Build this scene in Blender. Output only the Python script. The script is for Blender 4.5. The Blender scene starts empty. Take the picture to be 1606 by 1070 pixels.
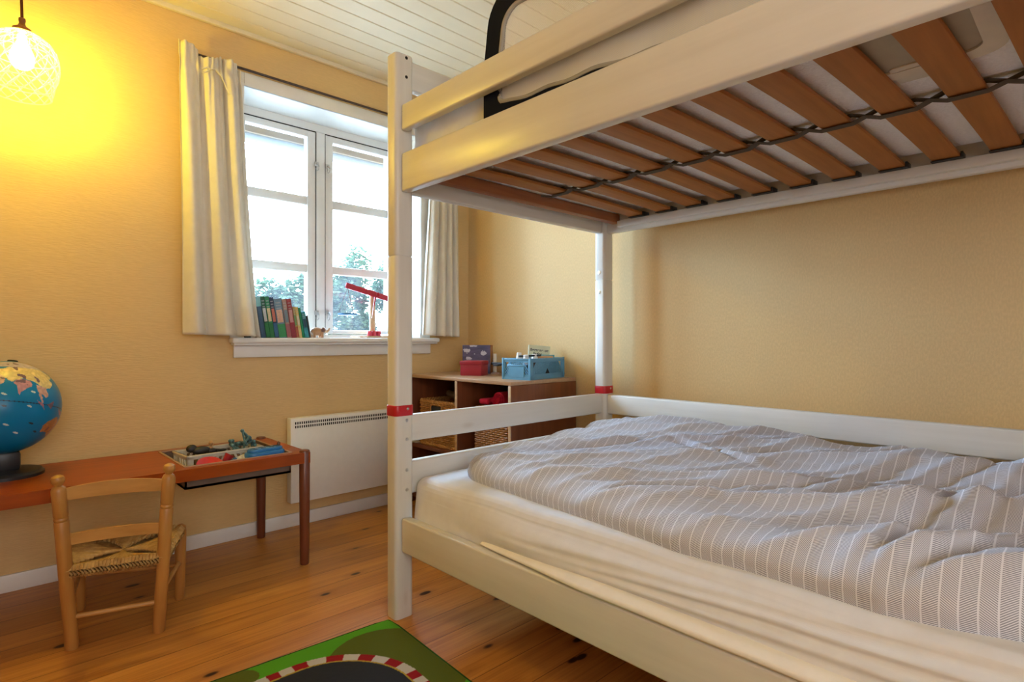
import bpy, bmesh, math, random
from mathutils import Vector, Matrix, noise
random.seed(7)
SC = bpy.context.scene
COL = SC.collection
PI = math.pi

# ------------------------------------------------------------------ camera numbers
F_PX = 891.6
CA, SA = F_PX/math.hypot(932, F_PX), 932/math.hypot(932, F_PX)
EYE = 0.92

# ------------------------------------------------------------------ mesh builder
class MB:
    def __init__(self): self.bm = bmesh.new()
    def add(self, bm2, M=None):
        if M is not None: bmesh.ops.transform(bm2, matrix=M, verts=bm2.verts)
        me = bpy.data.meshes.new('tmp'); bm2.to_mesh(me); bm2.free()
        self.bm.from_mesh(me); bpy.data.meshes.remove(me); return self
    def box(self, x0, x1, y0, y1, z0, z1, bev=0.0, seg=2, M=None):
        b = bmesh.new(); bmesh.ops.create_cube(b, size=1)
        for v in b.verts:
            v.co = Vector((x0+(v.co.x+.5)*(x1-x0), y0+(v.co.y+.5)*(y1-y0), z0+(v.co.z+.5)*(z1-z0)))
        if bev > 0:
            bmesh.ops.bevel(b, geom=b.edges[:], offset=bev, segments=seg, profile=.5, affect='EDGES')
        return self.add(b, M)
    def prism(self, poly, z0, z1, M=None, bev=0.0):
        b = bmesh.new(); vs = [b.verts.new((x, y, z0)) for x, y in poly]
        f = b.faces.new(vs); r = bmesh.ops.extrude_face_region(b, geom=[f])
        for g in r['geom']:
            if isinstance(g, bmesh.types.BMVert): g.co.z = z1
        bmesh.ops.recalc_face_normals(b, faces=b.faces[:])
        if bev:
            es = [e for e in b.edges if abs(e.verts[0].co.z-e.verts[1].co.z) < 1e-6]
            bmesh.ops.bevel(b, geom=es, offset=bev, segments=2, profile=.5, affect='EDGES')
        return self.add(b, M)
    def lathe(self, prof, seg=24, M=None, cap=True):
        b = bmesh.new(); rings = []
        for r, z in prof:
            rings.append([b.verts.new((r*math.cos(2*PI*i/seg), r*math.sin(2*PI*i/seg), z)) for i in range(seg)])
        for a, c in zip(rings, rings[1:]):
            for i in range(seg):
                b.faces.new((a[i], a[(i+1) % seg], c[(i+1) % seg], c[i]))
        if cap:
            b.faces.new(rings[0][::-1]); b.faces.new(rings[-1])
        bmesh.ops.recalc_face_normals(b, faces=b.faces[:])
        return self.add(b, M)
    def cyl(self, p0, p1, r0, r1=None, seg=16):
        p0, p1 = Vector(p0), Vector(p1); d = p1-p0
        q = d.to_track_quat('Z', 'Y').to_matrix().to_4x4()
        return self.lathe([(r0, 0), (r1 if r1 is not None else r0, d.length)], seg, Matrix.Translation(p0) @ q)
    def tube(self, pts, r, seg=8, closed=False, flat=None):
        pts = [Vector(p) for p in pts]; n = len(pts); b = bmesh.new(); rings = []
        up = Vector((0, 0, 1))
        for i, p in enumerate(pts):
            if closed: t = pts[(i+1) % n]-pts[i-1]
            else: t = pts[min(i+1, n-1)]-pts[max(i-1, 0)]
            t.normalize()
            s = t.cross(up)
            if s.length < 1e-3: s = t.cross(Vector((0, 1, 0)))
            s.normalize(); u = s.cross(t)
            rr = r[i] if isinstance(r, (list, tuple)) else r
            fl = flat if flat else 1.0
            rings.append([b.verts.new(p+s*(rr*math.cos(2*PI*k/seg))+u*(rr*fl*math.sin(2*PI*k/seg))) for k in range(seg)])
        m = n if closed else n-1
        for i in range(m):
            a, c = rings[i], rings[(i+1) % n]
            for k in range(seg):
                b.faces.new((a[k], a[(k+1) % seg], c[(k+1) % seg], c[k]))
        if not closed:
            b.faces.new(rings[0][::-1]); b.faces.new(rings[-1])
        bmesh.ops.recalc_face_normals(b, faces=b.faces[:])
        return self.add(b)
    def ball(self, c, r, sub=3, s=(1, 1, 1), M=None):
        b = bmesh.new(); bmesh.ops.create_icosphere(b, subdivisions=sub, radius=r)
        mm = Matrix.Translation(Vector(c)) @ (M or Matrix.Identity(4)) @ Matrix.Diagonal((*s, 1))
        return self.add(b, mm)
    def grid(self, fn, nu, nv, closed_u=False):
        b = bmesh.new(); V = [[b.verts.new(fn(i/(nu if closed_u else nu-1), j/(nv-1))) for j in range(nv)] for i in range(nu)]
        for i in range(nu if closed_u else nu-1):
            for j in range(nv-1):
                b.faces.new((V[i][j], V[(i+1) % nu][j], V[(i+1) % nu][j+1], V[i][j+1]))
        return self.add(b)
    def raw(self, verts, faces):
        b = bmesh.new(); vs = [b.verts.new(v) for v in verts]
        for f in faces: b.faces.new([vs[i] for i in f])
        return self.add(b)
    def sag(self, fn):
        for v in self.bm.verts: v.co = Vector(fn(v.co))
        return self

def wloc(o):
    v = Vector((0, 0, 0))
    while o is not None: v = v+o.location; o = o.parent
    return v

def obj(name, mb, mat, parent=None, local=False, loc=None, angle=35, smooth=True):
    bm = mb.bm
    lim = math.radians(angle)
    if smooth:
        for f in bm.faces: f.smooth = True
        for e in bm.edges:
            if len(e.link_faces) == 2:
                try: e.smooth = e.calc_face_angle() < lim
                except Exception: pass
    if parent is not None: off = Vector((0, 0, 0)) if local else wloc(parent)
    elif loc is not None: off = Vector(loc)
    else:
        xs = [v.co for v in bm.verts]
        lo = [min(c[i] for c in xs) for i in range(3)]; hi = [max(c[i] for c in xs) for i in range(3)]
        off = Vector(((lo[0]+hi[0])/2, (lo[1]+hi[1])/2, lo[2]))
    if off.length > 0: bmesh.ops.translate(bm, verts=bm.verts, vec=-off)
    me = bpy.data.meshes.new(name); bm.to_mesh(me); bm.free()
    for m in (mat if isinstance(mat, (list, tuple)) else [mat]): me.materials.append(m)
    o = bpy.data.objects.new(name, me); COL.objects.link(o)
    if parent is not None: o.parent = parent
    else: o.location = off
    return o

def tag(o, label, cat, group=None):
    o['label'] = label; o['category'] = cat
    if group: o['group'] = group
    return o
def thing(name, label, cat, loc, rot=(0, 0, 0), group=None):
    o = bpy.data.objects.new(name, None); COL.objects.link(o)
    o.location = loc; o.rotation_euler = rot; o.empty_display_size = .05
    return tag(o, label, cat, group)
def struct(o):
    o['kind'] = 'structure'; return o
def sempty(name, loc):
    o = bpy.data.objects.new(name, None); COL.objects.link(o); o.location = loc; return struct(o)

# ------------------------------------------------------------------ materials
def nm(name):
    m = bpy.data.materials.new(name); m.use_nodes = True
    nt = m.node_tree; b = nt.nodes['Principled BSDF']
    return m, nt, b
def N(nt, t, **k):
    n = nt.nodes.new(t)
    for a, v in k.items():
        if a.startswith('i_'): n.inputs[a[2:].replace('_', ' ')].default_value = v
        else: setattr(n, a, v)
    return n
def L(nt, a, b): nt.links.new(a, b)
def math_(nt, op, a, b=None, c=None):
    n = nt.nodes.new('ShaderNodeMath'); n.operation = op
    for i, v in enumerate((a, b, c)):
        if v is None: continue
        if isinstance(v, (int, float)): n.inputs[i].default_value = v
        else: nt.links.new(v, n.inputs[i])
    return n.outputs[0]
def mixc(nt, fac, a, b):
    n = nt.nodes.new('ShaderNodeMix'); n.data_type = 'RGBA'
    for s, v in ((n.inputs[0], fac), (n.inputs[6], a), (n.inputs[7], b)):
        if isinstance(v, (int, float)): s.default_value = v
        elif isinstance(v, (tuple, list)): s.default_value = (*v[:3], 1)
        else: nt.links.new(v, s)
    return n.outputs[2]
def coords(nt, scale=(1, 1, 1), rot=(0, 0, 0), src='Object'):
    tc = nt.nodes.new('ShaderNodeTexCoord'); mp = nt.nodes.new('ShaderNodeMapping')
    mp.inputs['Scale'].default_value = scale; mp.inputs['Rotation'].default_value = rot
    nt.links.new(tc.outputs[src], mp.inputs['Vector']); return mp.outputs[0]
def noise_(nt, vec, scale, detail=4, rough=.55):
    n = nt.nodes.new('ShaderNodeTexNoise'); n.inputs['Scale'].default_value = scale
    n.inputs['Detail'].default_value = detail; n.inputs['Roughness'].default_value = rough
    nt.links.new(vec, n.inputs['Vector']); return n.outputs[0]
def ramp(nt, fac, stops):
    n = nt.nodes.new('ShaderNodeValToRGB'); e = n.color_ramp.elements
    while len(e) < len(stops): e.new(.5)
    for el, (p, c) in zip(e, stops): el.position = p; el.color = (*c[:3], 1)
    nt.links.new(fac, n.inputs[0]); return n.outputs[0]
def bump(nt, b, h, strength=.2, dist=.002):
    n = nt.nodes.new('ShaderNodeBump'); n.inputs['Strength'].default_value = strength; n.inputs['Distance'].default_value = dist
    nt.links.new(h, n.inputs['Height']); nt.links.new(n.outputs[0], b.inputs['Normal'])

def plain(name, col, rough=.5, metal=0, var=.08, scale=30, bmp=0.0, spec=.5):
    m, nt, b = nm(name)
    v = coords(nt); n = noise_(nt, v, scale)
    d = tuple(max(0, c*(1-var)) for c in col); l = tuple(min(1, c*(1+var)) for c in col)
    L(nt, ramp(nt, n, [(.3, d), (.7, l)]), b.inputs['Base Color'])
    b.inputs['Roughness'].default_value = rough; b.inputs['Metallic'].default_value = metal
    b.inputs['Specular IOR Level'].default_value = spec
    if bmp: bump(nt, b, n, bmp, .003)
    return m
def wood(name, c0, c1, axis='X', rough=.4, grain=1.0, fine=1.0, knots=None, bmp=.12, spec=.5):
    m, nt, b = nm(name)
    s = {'X': (1.2, 22, 22), 'Y': (22, 1.2, 22), 'Z': (22, 22, 1.2)}[axis]
    v = coords(nt, tuple(q*fine for q in s)); n = noise_(nt, v, 1.6, 6, .6)
    n2 = noise_(nt, coords(nt, (3, 3, 3)), 2.0, 2)
    f = math_(nt, 'ADD', math_(nt, 'MULTIPLY', n, .75*grain), math_(nt, 'MULTIPLY', n2, .25))
    col = ramp(nt, f, [(.32, c0), (.68, c1)])
    if knots:
        ks = {'X': (2.2, 6, 6), 'Y': (6, 2.2, 6), 'Z': (6, 6, 2.2)}[axis]
        vo = nt.nodes.new('ShaderNodeTexVoronoi'); vo.inputs['Scale'].default_value = knots[1]
        L(nt, coords(nt, ks), vo.inputs['Vector'])
        k = ramp(nt, vo.outputs['Distance'], [(.02, (1, 1, 1)), (.075, (0, 0, 0))])
        col = mixc(nt, math_(nt, 'MULTIPLY', k, knots[2]), col, knots[0])
    L(nt, col, b.inputs['Base Color']); b.inputs['Roughness'].default_value = rough
    b.inputs['Specular IOR Level'].default_value = spec
    bump(nt, b, n, bmp, .001)
    return m
def fabric(name, col, rough=.9, weave=900, var=.06, trans=0.0, bmp=.25):
    m, nt, b = nm(name)
    v = coords(nt); n = noise_(nt, v, 25, 3); w = noise_(nt, v, weave, 1)
    d = tuple(c*(1-var) for c in col); l = tuple(min(1, c*(1+var)) for c in col)
    c = ramp(nt, n, [(.3, d), (.7, l)]); L(nt, c, b.inputs['Base Color'])
    b.inputs['Roughness'].default_value = rough; b.inputs['Specular IOR Level'].default_value = .15
    bump(nt, b, w, bmp, .001)
    if trans:
        t = nt.nodes.new('ShaderNodeBsdfTranslucent'); L(nt, c, t.inputs[0])
        mx = nt.nodes.new('ShaderNodeMixShader'); mx.inputs[0].default_value = trans
        L(nt, b.outputs[0], mx.inputs[1]); L(nt, t.outputs[0], mx.inputs[2])
        L(nt, mx.outputs[0], nt.nodes['Material Output'].inputs[0])
    return m

WALLC = (.69, .475, .215)
def wallpaper(name, stretch, amt, col=WALLC):
    m, nt, b = nm(name)
    w = noise_(nt, coords(nt, stretch), 1.0, 2, .5)
    n = noise_(nt, coords(nt), 1.5, 3)
    c = mixc(nt, n, tuple(c*.96 for c in col), tuple(min(1, c*1.04) for c in col))
    c = mixc(nt, math_(nt, 'MULTIPLY', ramp(nt, w, [(.35, (0, 0, 0)), (.6, (1, 1, 1))]), amt), c, tuple(q*.58 for q in col))
    L(nt, c, b.inputs['Base Color']); b.inputs['Roughness'].default_value = .6
    b.inputs['Specular IOR Level'].default_value = .25
    bump(nt, b, w, .32, .003)
    return m
M = {}
M['wallA'] = wallpaper('wallpaper_horizontal', (32, 32, 230), .11)
M['wallB'] = wallpaper('wallpaper_vertical', (210, 210, 85), .19)
M['white_paint'] = plain('white_paint', (.78, .77, .73), .35, var=.03, scale=8)
M['ceiling'] = plain('ceiling_paint', (.80, .73, .56), .5, var=.03, scale=6)
M['ceil_trim'] = plain('ceiling_trim_paint', (.74, .66, .5), .5, var=.03)

def floor_mat():
    m, nt, b = nm('pine_floor')
    tc = nt.nodes.new('ShaderNodeTexCoord'); sx = nt.nodes.new('ShaderNodeSeparateXYZ'); L(nt, tc.outputs['Object'], sx.inputs[0])
    W = .118
    u = math_(nt, 'DIVIDE', sx.outputs[1], W); idx = math_(nt, 'FLOOR', u); fr = math_(nt, 'FRACT', u)
    wn = nt.nodes.new('ShaderNodeTexWhiteNoise'); wn.noise_dimensions = '1D'; L(nt, idx, wn.inputs['W'])
    cx = nt.nodes.new('ShaderNodeCombineXYZ')
    L(nt, math_(nt, 'ADD', sx.outputs[0], math_(nt, 'MULTIPLY', wn.outputs[0], 13.7)), cx.inputs[0])
    L(nt, sx.outputs[1], cx.inputs[1]); L(nt, math_(nt, 'MULTIPLY', wn.outputs[0], 5), cx.inputs[2])
    mp = nt.nodes.new('ShaderNodeMapping'); mp.inputs['Scale'].default_value = (1.3, 26, 1); L(nt, cx.outputs[0], mp.inputs[0])
    # knots bend the grain
    kp = nt.nodes.new('ShaderNodeMapping'); kp.inputs['Scale'].default_value = (2.6, 5.6, 3); L(nt, cx.outputs[0], kp.inputs[0])
    vo = nt.nodes.new('ShaderNodeTexVoronoi'); vo.inputs['Scale'].default_value = 1.7; L(nt, kp.outputs[0], vo.inputs['Vector'])
    n = noise_(nt, mp.outputs[0], 1.5, 6, .6)
    fine = nt.nodes.new('ShaderNodeMapping'); fine.inputs['Scale'].default_value = (4, 160, 1); L(nt, cx.outputs[0], fine.inputs[0])
    n2 = noise_(nt, fine.outputs[0], 1.0, 3)
    f = math_(nt, 'ADD', math_(nt, 'MULTIPLY', n, .65), math_(nt, 'MULTIPLY', n2, .35))
    c = ramp(nt, f, [(.3, (.37, .135, .026)), (.5, (.55, .235, .050)), (.72, (.69, .34, .085))])
    tone = ramp(nt, wn.outputs[0], [(0, (.80, .76, .72)), (1, (1.0, 1.0, 1.0))])
    mu = nt.nodes.new('ShaderNodeMix'); mu.data_type = 'RGBA'; mu.blend_type = 'MULTIPLY'; mu.inputs[0].default_value = 1
    L(nt, c, mu.inputs[6]); L(nt, tone, mu.inputs[7]); c = mu.outputs[2]
    halo = ramp(nt, vo.outputs['Distance'], [(.09, (1, 1, 1)), (.30, (0, 0, 0))])
    c = mixc(nt, math_(nt, 'MULTIPLY', halo, .45), c, (.22, .07, .018))
    # only some cells carry a dark knot
    pick = math_(nt, 'GREATER_THAN', math_(nt, 'FRACT', math_(nt, 'MULTIPLY', vo.outputs['Color'], 7.3)), .18)
    k = ramp(nt, vo.outputs['Distance'], [(.085, (1, 1, 1)), (.125, (0, 0, 0))])
    c = mixc(nt, math_(nt, 'MULTIPLY', k, pick), c, (.035, .014, .006))
    gap = math_(nt, 'LESS_THAN', math_(nt, 'MINIMUM', fr, math_(nt, 'SUBTRACT', 1.0, fr)), .011)
    c = mixc(nt, math_(nt, 'MULTIPLY', gap, .75), c, (.06, .022, .008))
    L(nt, c, b.inputs['Base Color'])
    L(nt, ramp(nt, n, [(.3, (.30,)*3), (.7, (.42,)*3)]), b.inputs['Roughness'])
    b.inputs['Specular IOR Level'].default_value = .3
    bump(nt, b, math_(nt, 'SUBTRACT', n2, math_(nt, 'MULTIPLY', gap, 2)), .12, .001)
    return m
M['floor'] = floor_mat()
M['bedX'] = wood('whitewashed_pine_x', (.64, .62, .56), (.74, .725, .67), 'X', .38, bmp=.05, knots=((.42, .33, .22), .9, .28), fine=.7)
M['bedY'] = wood('whitewashed_pine_y', (.64, .62, .56), (.74, .725, .67), 'Y', .32, bmp=.14, knots=((.42, .33, .22), .9, .28), fine=.7)
M['bedZ'] = wood('whitewashed_pine_z', (.64, .62, .56), (.74, .725, .67), 'Z', .38, bmp=.05, knots=((.42, .33, .22), .9, .4), fine=.7)
M['red_wood'] = plain('red_lacquer', (.50, .012, .022), .35, var=.05)
M['slat'] = wood('beech_slat', (.29, .095, .016), (.40, .145, .030), 'X', .5, fine=1.4, spec=.3)
M['beam'] = wood('dark_pine_beam', (.24, .075, .025), (.38, .14, .05), 'X', .5)
M['teakX'] = wood('teak_x', (.25, .045, .003), (.38, .075, .005), 'X', .35, fine=1.3, spec=.25)
M['teakZ'] = wood('teak_z', (.115, .032, .014), (.19, .055, .022), 'Z', .35, fine=1.3)
M['mahoganyX'] = wood('mahogany_x', (.115, .030, .010), (.20, .057, .018), 'X', .32)
M['mahoganyZ'] = wood('mahogany_z', (.115, .030, .010), (.20, .057, .018), 'Z', .35)
M['edge'] = wood('worn_edge', (.42, .25, .13), (.56, .38, .23), 'Y', .4)
M['chairZ'] = wood('chair_wood', (.36, .155, .035), (.52, .26, .065), 'Z', .38, fine=.8, knots=((.2, .07, .02), 1.2, .5))
M['chairX'] = wood('chair_wood_rail', (.42, .20, .05), (.58, .31, .09), 'X', .38, fine=.8)
M['rush'] = wood('rush_cord', (.30, .155, .04), (.62, .40, .14), 'Z', .7, fine=1.5, bmp=.5)
M['wicker'] = wood('wicker', (.24, .095, .022), (.50, .24, .065), 'Z', .5, fine=2, bmp=.4)
M['black'] = plain('black_plastic', (.012, .012, .014), .4)
M['black_fabric'] = fabric('black_fabric', (.006, .008, .015), .95)
M['dark'] = plain('dark_hole', (.01, .009, .008), .9)
M['metal'] = plain('zinc_metal', (.6, .6, .58), .35, 1.0)
M['grey_strap'] = fabric('grey_cord', (.10, .08, .06), .9, 500)
M['piping'] = fabric('grey_piping', (.36, .34, .29), .9, 400)
M['sheet'] = fabric('white_sheet', (.735, .74, .745), .85, 900, .03)
M['protector'] = fabric('white_protector', (.86, .83, .75), .85, 500, .03)
M['curtain'] = fabric('curtain_cloth', (.80, .755, .66), .9, 700, .03, trans=.22)
M['plastic_beige'] = plain('beige_plastic', (.60, .55, .46), .45, var=.04)
M['radiator'] = plain('radiator_enamel', (.78, .765, .70), .3, var=.02)
M['cord_brown'] = fabric('brown_textile_cord', (.07, .022, .012), .8, 500)
M['socket'] = plain('bronze_socket', (.16, .06, .03), .35, .3)

def mattress_under():
    m, nt, b = nm('quilted_underside')
    v = coords(nt, (1, 1, 1)); n = noise_(nt, v, 120, 3); w = noise_(nt, v, 9, 2)
    L(nt, ramp(nt, n, [(.3, (.84, .83, .83)), (.7, (.92, .91, .91))]), b.inputs['Base Color'])
    b.inputs['Roughness'].default_value = .95
    bump(nt, b, math_(nt, 'ADD', math_(nt, 'MULTIPLY', n, .3), w), .8, .02)
    return m
M['under'] = mattress_under()

def net_mat():
    m, nt, b = nm('white_net')
    tc = nt.nodes.new('ShaderNodeTexCoord'); sx = nt.nodes.new('ShaderNodeSeparateXYZ'); L(nt, tc.outputs['Object'], sx.inputs[0])
    p = .0042
    a = math_(nt, 'PINGPONG', math_(nt, 'DIVIDE', math_(nt, 'ADD', sx.outputs[1], sx.outputs[2]), p), .5)
    c = math_(nt, 'PINGPONG', math_(nt, 'DIVIDE', math_(nt, 'SUBTRACT', sx.outputs[1], sx.outputs[2]), p), .5)
    hole = math_(nt, 'MULTIPLY', math_(nt, 'GREATER_THAN', a, .16), math_(nt, 'GREATER_THAN', c, .16))
    b.inputs['Base Color'].default_value = (.82, .79, .70, 1); b.inputs['Roughness'].default_value = .9
    t = nt.nodes.new('ShaderNodeBsdfTransparent'); mx = nt.nodes.new('ShaderNodeMixShader')
    L(nt, hole, mx.inputs[0]); L(nt, b.outputs[0], mx.inputs[1]); L(nt, t.outputs[0], mx.inputs[2])
    L(nt, mx.outputs[0], nt.nodes['Material Output'].inputs[0]); return m
M['net'] = net_mat()

def pane_mat():
    m, nt, b = nm('window_glass')
    nt.nodes.remove(b)
    v = coords(nt); n = noise_(nt, v, 5, 4, .6)
    t = nt.nodes.new('ShaderNodeBsdfTransparent'); t.inputs[0].default_value = (.97, .99, .985, 1)
    g = nt.nodes.new('ShaderNodeBsdfGlossy'); g.inputs['Roughness'].default_value = .02
    d = nt.nodes.new('ShaderNodeBsdfTranslucent'); d.inputs[0].default_value = (.9, .95, 1, 1)
    fr = nt.nodes.new('ShaderNodeFresnel'); fr.inputs[0].default_value = 1.45
    m1 = nt.nodes.new('ShaderNodeMixShader'); m2 = nt.nodes.new('ShaderNodeMixShader')
    L(nt, math_(nt, 'MULTIPLY', fr.outputs[0], .6), m1.inputs[0]); L(nt, t.outputs[0], m1.inputs[1]); L(nt, g.outputs[0], m1.inputs[2])
    L(nt, ramp(nt, n, [(.42, (.004,)*3), (.75, (.014,)*3)]), m2.inputs[0])
    L(nt, m1.outputs[0], m2.inputs[1]); L(nt, d.outputs[0], m2.inputs[2])
    L(nt, m2.outputs[0], nt.nodes['Material Output'].inputs[0]); return m
M['pane'] = pane_mat()

def duvet_mat():
    m, nt, b = nm('herringbone_cotton')
    uv = nt.nodes.new('ShaderNodeUVMap'); uv.uv_map = 'cloth'
    sx = nt.nodes.new('ShaderNodeSeparateXYZ'); L(nt, uv.outputs[0], sx.inputs[0])
    W, P = .0225, .0037
    u = math_(nt, 'DIVIDE', sx.outputs[0], W)
    zig = math_(nt, 'MULTIPLY', math_(nt, 'PINGPONG', u, 1.0), W*.75)
    s = math_(nt, 'FRACT', math_(nt, 'DIVIDE', math_(nt, 'ADD', sx.outputs[1], zig), P))
    line = math_(nt, 'LESS_THAN', s, .44)
    e = math_(nt, 'FRACT', u); e = math_(nt, 'MINIMUM', e, math_(nt, 'SUBTRACT', 1.0, e))
    line = math_(nt, 'MAXIMUM', line, math_(nt, 'LESS_THAN', e, .055))
    c = mixc(nt, line, (.30, .312, .365), (.76, .78, .85))
    L(nt, c, b.inputs['Base Color']); b.inputs['Roughness'].default_value = .85; b.inputs['Specular IOR Level'].default_value = .2
    return m
M['duvet'] = duvet_mat()

def emis(name, col, st):
    m, nt, b = nm(name)
    b.inputs['Base Color'].default_value = (.9, .9, .85, 1)
    b.inputs['Emission Color'].default_value = (*col, 1); b.inputs['Emission Strength'].default_value = st
    return m
LAMP_COL, LAMP_ST = (1.0, .755, .06), 370
M['bulb'] = emis('lit_bulb', LAMP_COL, LAMP_ST)
def shade_mat():
    m, nt, b = nm('pressed_glass')
    b.inputs['Base Color'].default_value = (.97, .95, .86, 1); b.inputs['Roughness'].default_value = .15
    t = nt.nodes.new('ShaderNodeBsdfTransparent'); t.inputs[0].default_value = (1, .99, .95, 1)
    d = nt.nodes.new('ShaderNodeBsdfTranslucent'); d.inputs[0].default_value = (.95, .93, .85, 1)
    m0 = nt.nodes.new('ShaderNodeMixShader'); m0.inputs[0].default_value = .5
    L(nt, b.outputs[0], m0.inputs[1]); L(nt, d.outputs[0], m0.inputs[2])
    mx = nt.nodes.new('ShaderNodeMixShader'); mx.inputs[0].default_value = .55
    L(nt, m0.outputs[0], mx.inputs[1]); L(nt, t.outputs[0], mx.inputs[2])
    L(nt, mx.outputs[0], nt.nodes['Material Output'].inputs[0]); return m
M['shade'] = shade_mat()
def shade_body_mat():
    m, nt, b = nm('clear_shade_glass')
    nt.nodes.remove(b)
    t = nt.nodes.new('ShaderNodeBsdfTransparent'); t.inputs[0].default_value = (.98, .97, .93, 1)
    g = nt.nodes.new('ShaderNodeBsdfTranslucent'); g.inputs[0].default_value = (.95, .95, .9, 1)
    mx = nt.nodes.new('ShaderNodeMixShader'); mx.inputs[0].default_value = .05
    L(nt, t.outputs[0], mx.inputs[1]); L(nt, g.outputs[0], mx.inputs[2])
    L(nt, mx.outputs[0], nt.nodes['Material Output'].inputs[0]); return m
M['shade_body'] = shade_body_mat()

def attr_mat(name, rough=.5, spec=.4, fuzz=0):
    m, nt, b = nm(name)
    a = nt.nodes.new('ShaderNodeVertexColor'); a.layer_name = 'Col'
    c = a.outputs[0]
    if fuzz:
        n = noise_(nt, coords(nt), 700, 2, .7)
        c = mixc(nt, math_(nt, 'MULTIPLY', n, fuzz), c, (.02, .03, .01)); bump(nt, b, n, .9, .004)
    L(nt, c, b.inputs['Base Color']); b.inputs['Roughness'].default_value = rough
    b.inputs['Specular IOR Level'].default_value = spec
    return m
def paint_faces(o, fn):
    """each face carries one printed colour (a real surface colour of the thing)"""
    me = o.data; ca = me.color_attributes.new('Col', 'FLOAT_COLOR', 'CORNER')
    for p in me.polygons:
        c = fn(p.center)
        for li in p.loop_indices: ca.data[li].color = (*c, 1)

# ------------------------------------------------------------------ room shell
XL, XR, YN, YF, ZC = -1.5, 2.262, -1.7, 2.76, 2.34
WX0, WX1, WZ0, WZ1 = .92, 1.90, .90, 2.088          # window opening in the far wall
def wall_hole(y0, y1, hx0, hx1, hz0, hz1, xa, xb):
    b = MB()
    b.box(xa, hx0, y0, y1, 0, ZC+.1); b.box(hx1, xb, y0, y1, 0, ZC+.1)
    b.box(hx0, hx1, y0, y1, 0, hz0); b.box(hx0, hx1, y0, y1, hz1, ZC+.1); return b
struct(obj('floor', MB().box(XL-.1, XR+.1, YN-.1, YF+.2, -.08, 0), M['floor'], loc=(0, 0, 0)))
struct(obj('wall_far', wall_hole(YF, YF+.26, WX0-.012, WX1+.012, WZ0-.02, WZ1+.012, XL-.1, XR+.1), M['wallA'], loc=(0, 0, 0)))
struct(obj('wall_right', MB().box(XR, XR+.12, YN-.1, YF, 0, ZC+.1), M['wallB'], loc=(0, 0, 0)))
struct(obj('wall_left', MB().box(XL-.12, XL, YN-.1, YF, 0, ZC+.1), M['wallB'], loc=(0, 0, 0)))
BX0, BX1, BZ0, BZ1 = -1.2, .5, .85, 2.05           # unseen rear window, added for fill light
struct(obj('wall_near', wall_hole(YN-.2, YN, BX0, BX1, BZ0, BZ1, XL-.1, XR+.1), M['wallA'], loc=(0, 0, 0)))
# boarded ceiling with grooves along X
def ceiling():
    pts = []; y = YN-.05; p = .0955; off = 1.4215
    k0 = int((YN-.05-off)/p)-1; k = k0
    while off+k*p < YF+.05:
        g = off+k*p
        pts += [(g-.0045, 0), (g-.002, .005), (g+.002, .005), (g+.0045, 0)]; k += 1
    b = bmesh.new(); A = [b.verts.new((XL-.05, q, ZC+z)) for q, z in pts]; B = [b.verts.new((XR+.05, q, ZC+z)) for q, z in pts]
    for i in range(len(pts)-1): b.faces.new((A[i], B[i], B[i+1], A[i+1]))
    m = MB().add(b); m.box(XL-.1, XR+.1, YN-.1, YF+.2, ZC+.02, ZC+.1); return m
struct(obj('ceiling', ceiling(), M['ceiling'], loc=(0, 0, 0), smooth=False))
struct(obj('trim_1', MB().box(XL, XR, YF-.02, YF, ZC-.022, ZC, .004), M['ceil_trim'], loc=(0, YF, ZC)))
struct(obj('trim_2', MB().box(XR-.02, XR, YN, YF-.02, ZC-.022, ZC, .004), M['ceil_trim'], loc=(XR, 0, ZC)))
struct(obj('baseboard_far', MB().box(XL, XR, YF-.014, YF, 0, .063, .003), M['white_paint'], loc=(0, YF, 0)))
struct(obj('baseboard_right', MB().box(XR-.014, XR, YN, YF-.014, 0, .063, .003), M['white_paint'], loc=(XR, 0, 0)))
struct(obj('baseboard_left', MB().box(XL, XL+.014, YN, YF-.014, 0, .063, .003), M['white_paint'], loc=(XL, 0, 0)))

# far window
w = sempty('window_1', (1.41, YF, .9))
cs = MB(); yc0, yc1 = YF-.012, YF
cs.box(.858, .92, yc0, yc1, .905, 2.15, .003); cs.box(1.90, 1.962, yc0, yc1, .905, 2.15, .003)
cs.box(.921, 1.899, yc0, yc1, WZ1, 2.15, .003)
obj('casing', cs, M['white_paint'], w)
rv = MB(); yr = 2.975
rv.box(WX0-.012, WX0, YF-.01, yr, WZ0, WZ1); rv.box(WX1, WX1+.012, YF-.01, yr, WZ0, WZ1); rv.box(WX0-.012, WX1+.012, YF-.01, yr, WZ1, WZ1+.012)
obj('reveal', rv, M['white_paint'], w)
sl = MB(); sl.box(.855, 2.0, 2.70, YF, .898, .923, .008, 3); sl.box(WX0-.01, WX1+.01, YF-.005, yr, .898, .923)
sl.box(.864, 1.992, 2.712, YF, .888, .899, .004)
obj('sill', sl, M['white_paint'], w)
obj('apron', MB().box(.873, 1.963, 2.742, YF, .832, .889, .004), M['white_paint'], w)
fr = MB()
fr.box(WX0, WX0+.035, yr, yr+.06, .923, WZ1); fr.box(WX1-.035, WX1, yr, yr+.06, .923, WZ1)
fr.box(WX0, WX1, yr, yr+.06, 2.048, WZ1); fr.box(WX0, WX1, yr, yr+.06, .90, .94); fr.box(1.372, 1.421, yr, yr+.06, .94, 2.048, .003)
obj('window_frame', fr, M['white_paint'], w)
gap_m = plain('dark_gap', (.02, .02, .018), .7)  # dark strips put in for the shaded gaps between frame and sashes
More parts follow.
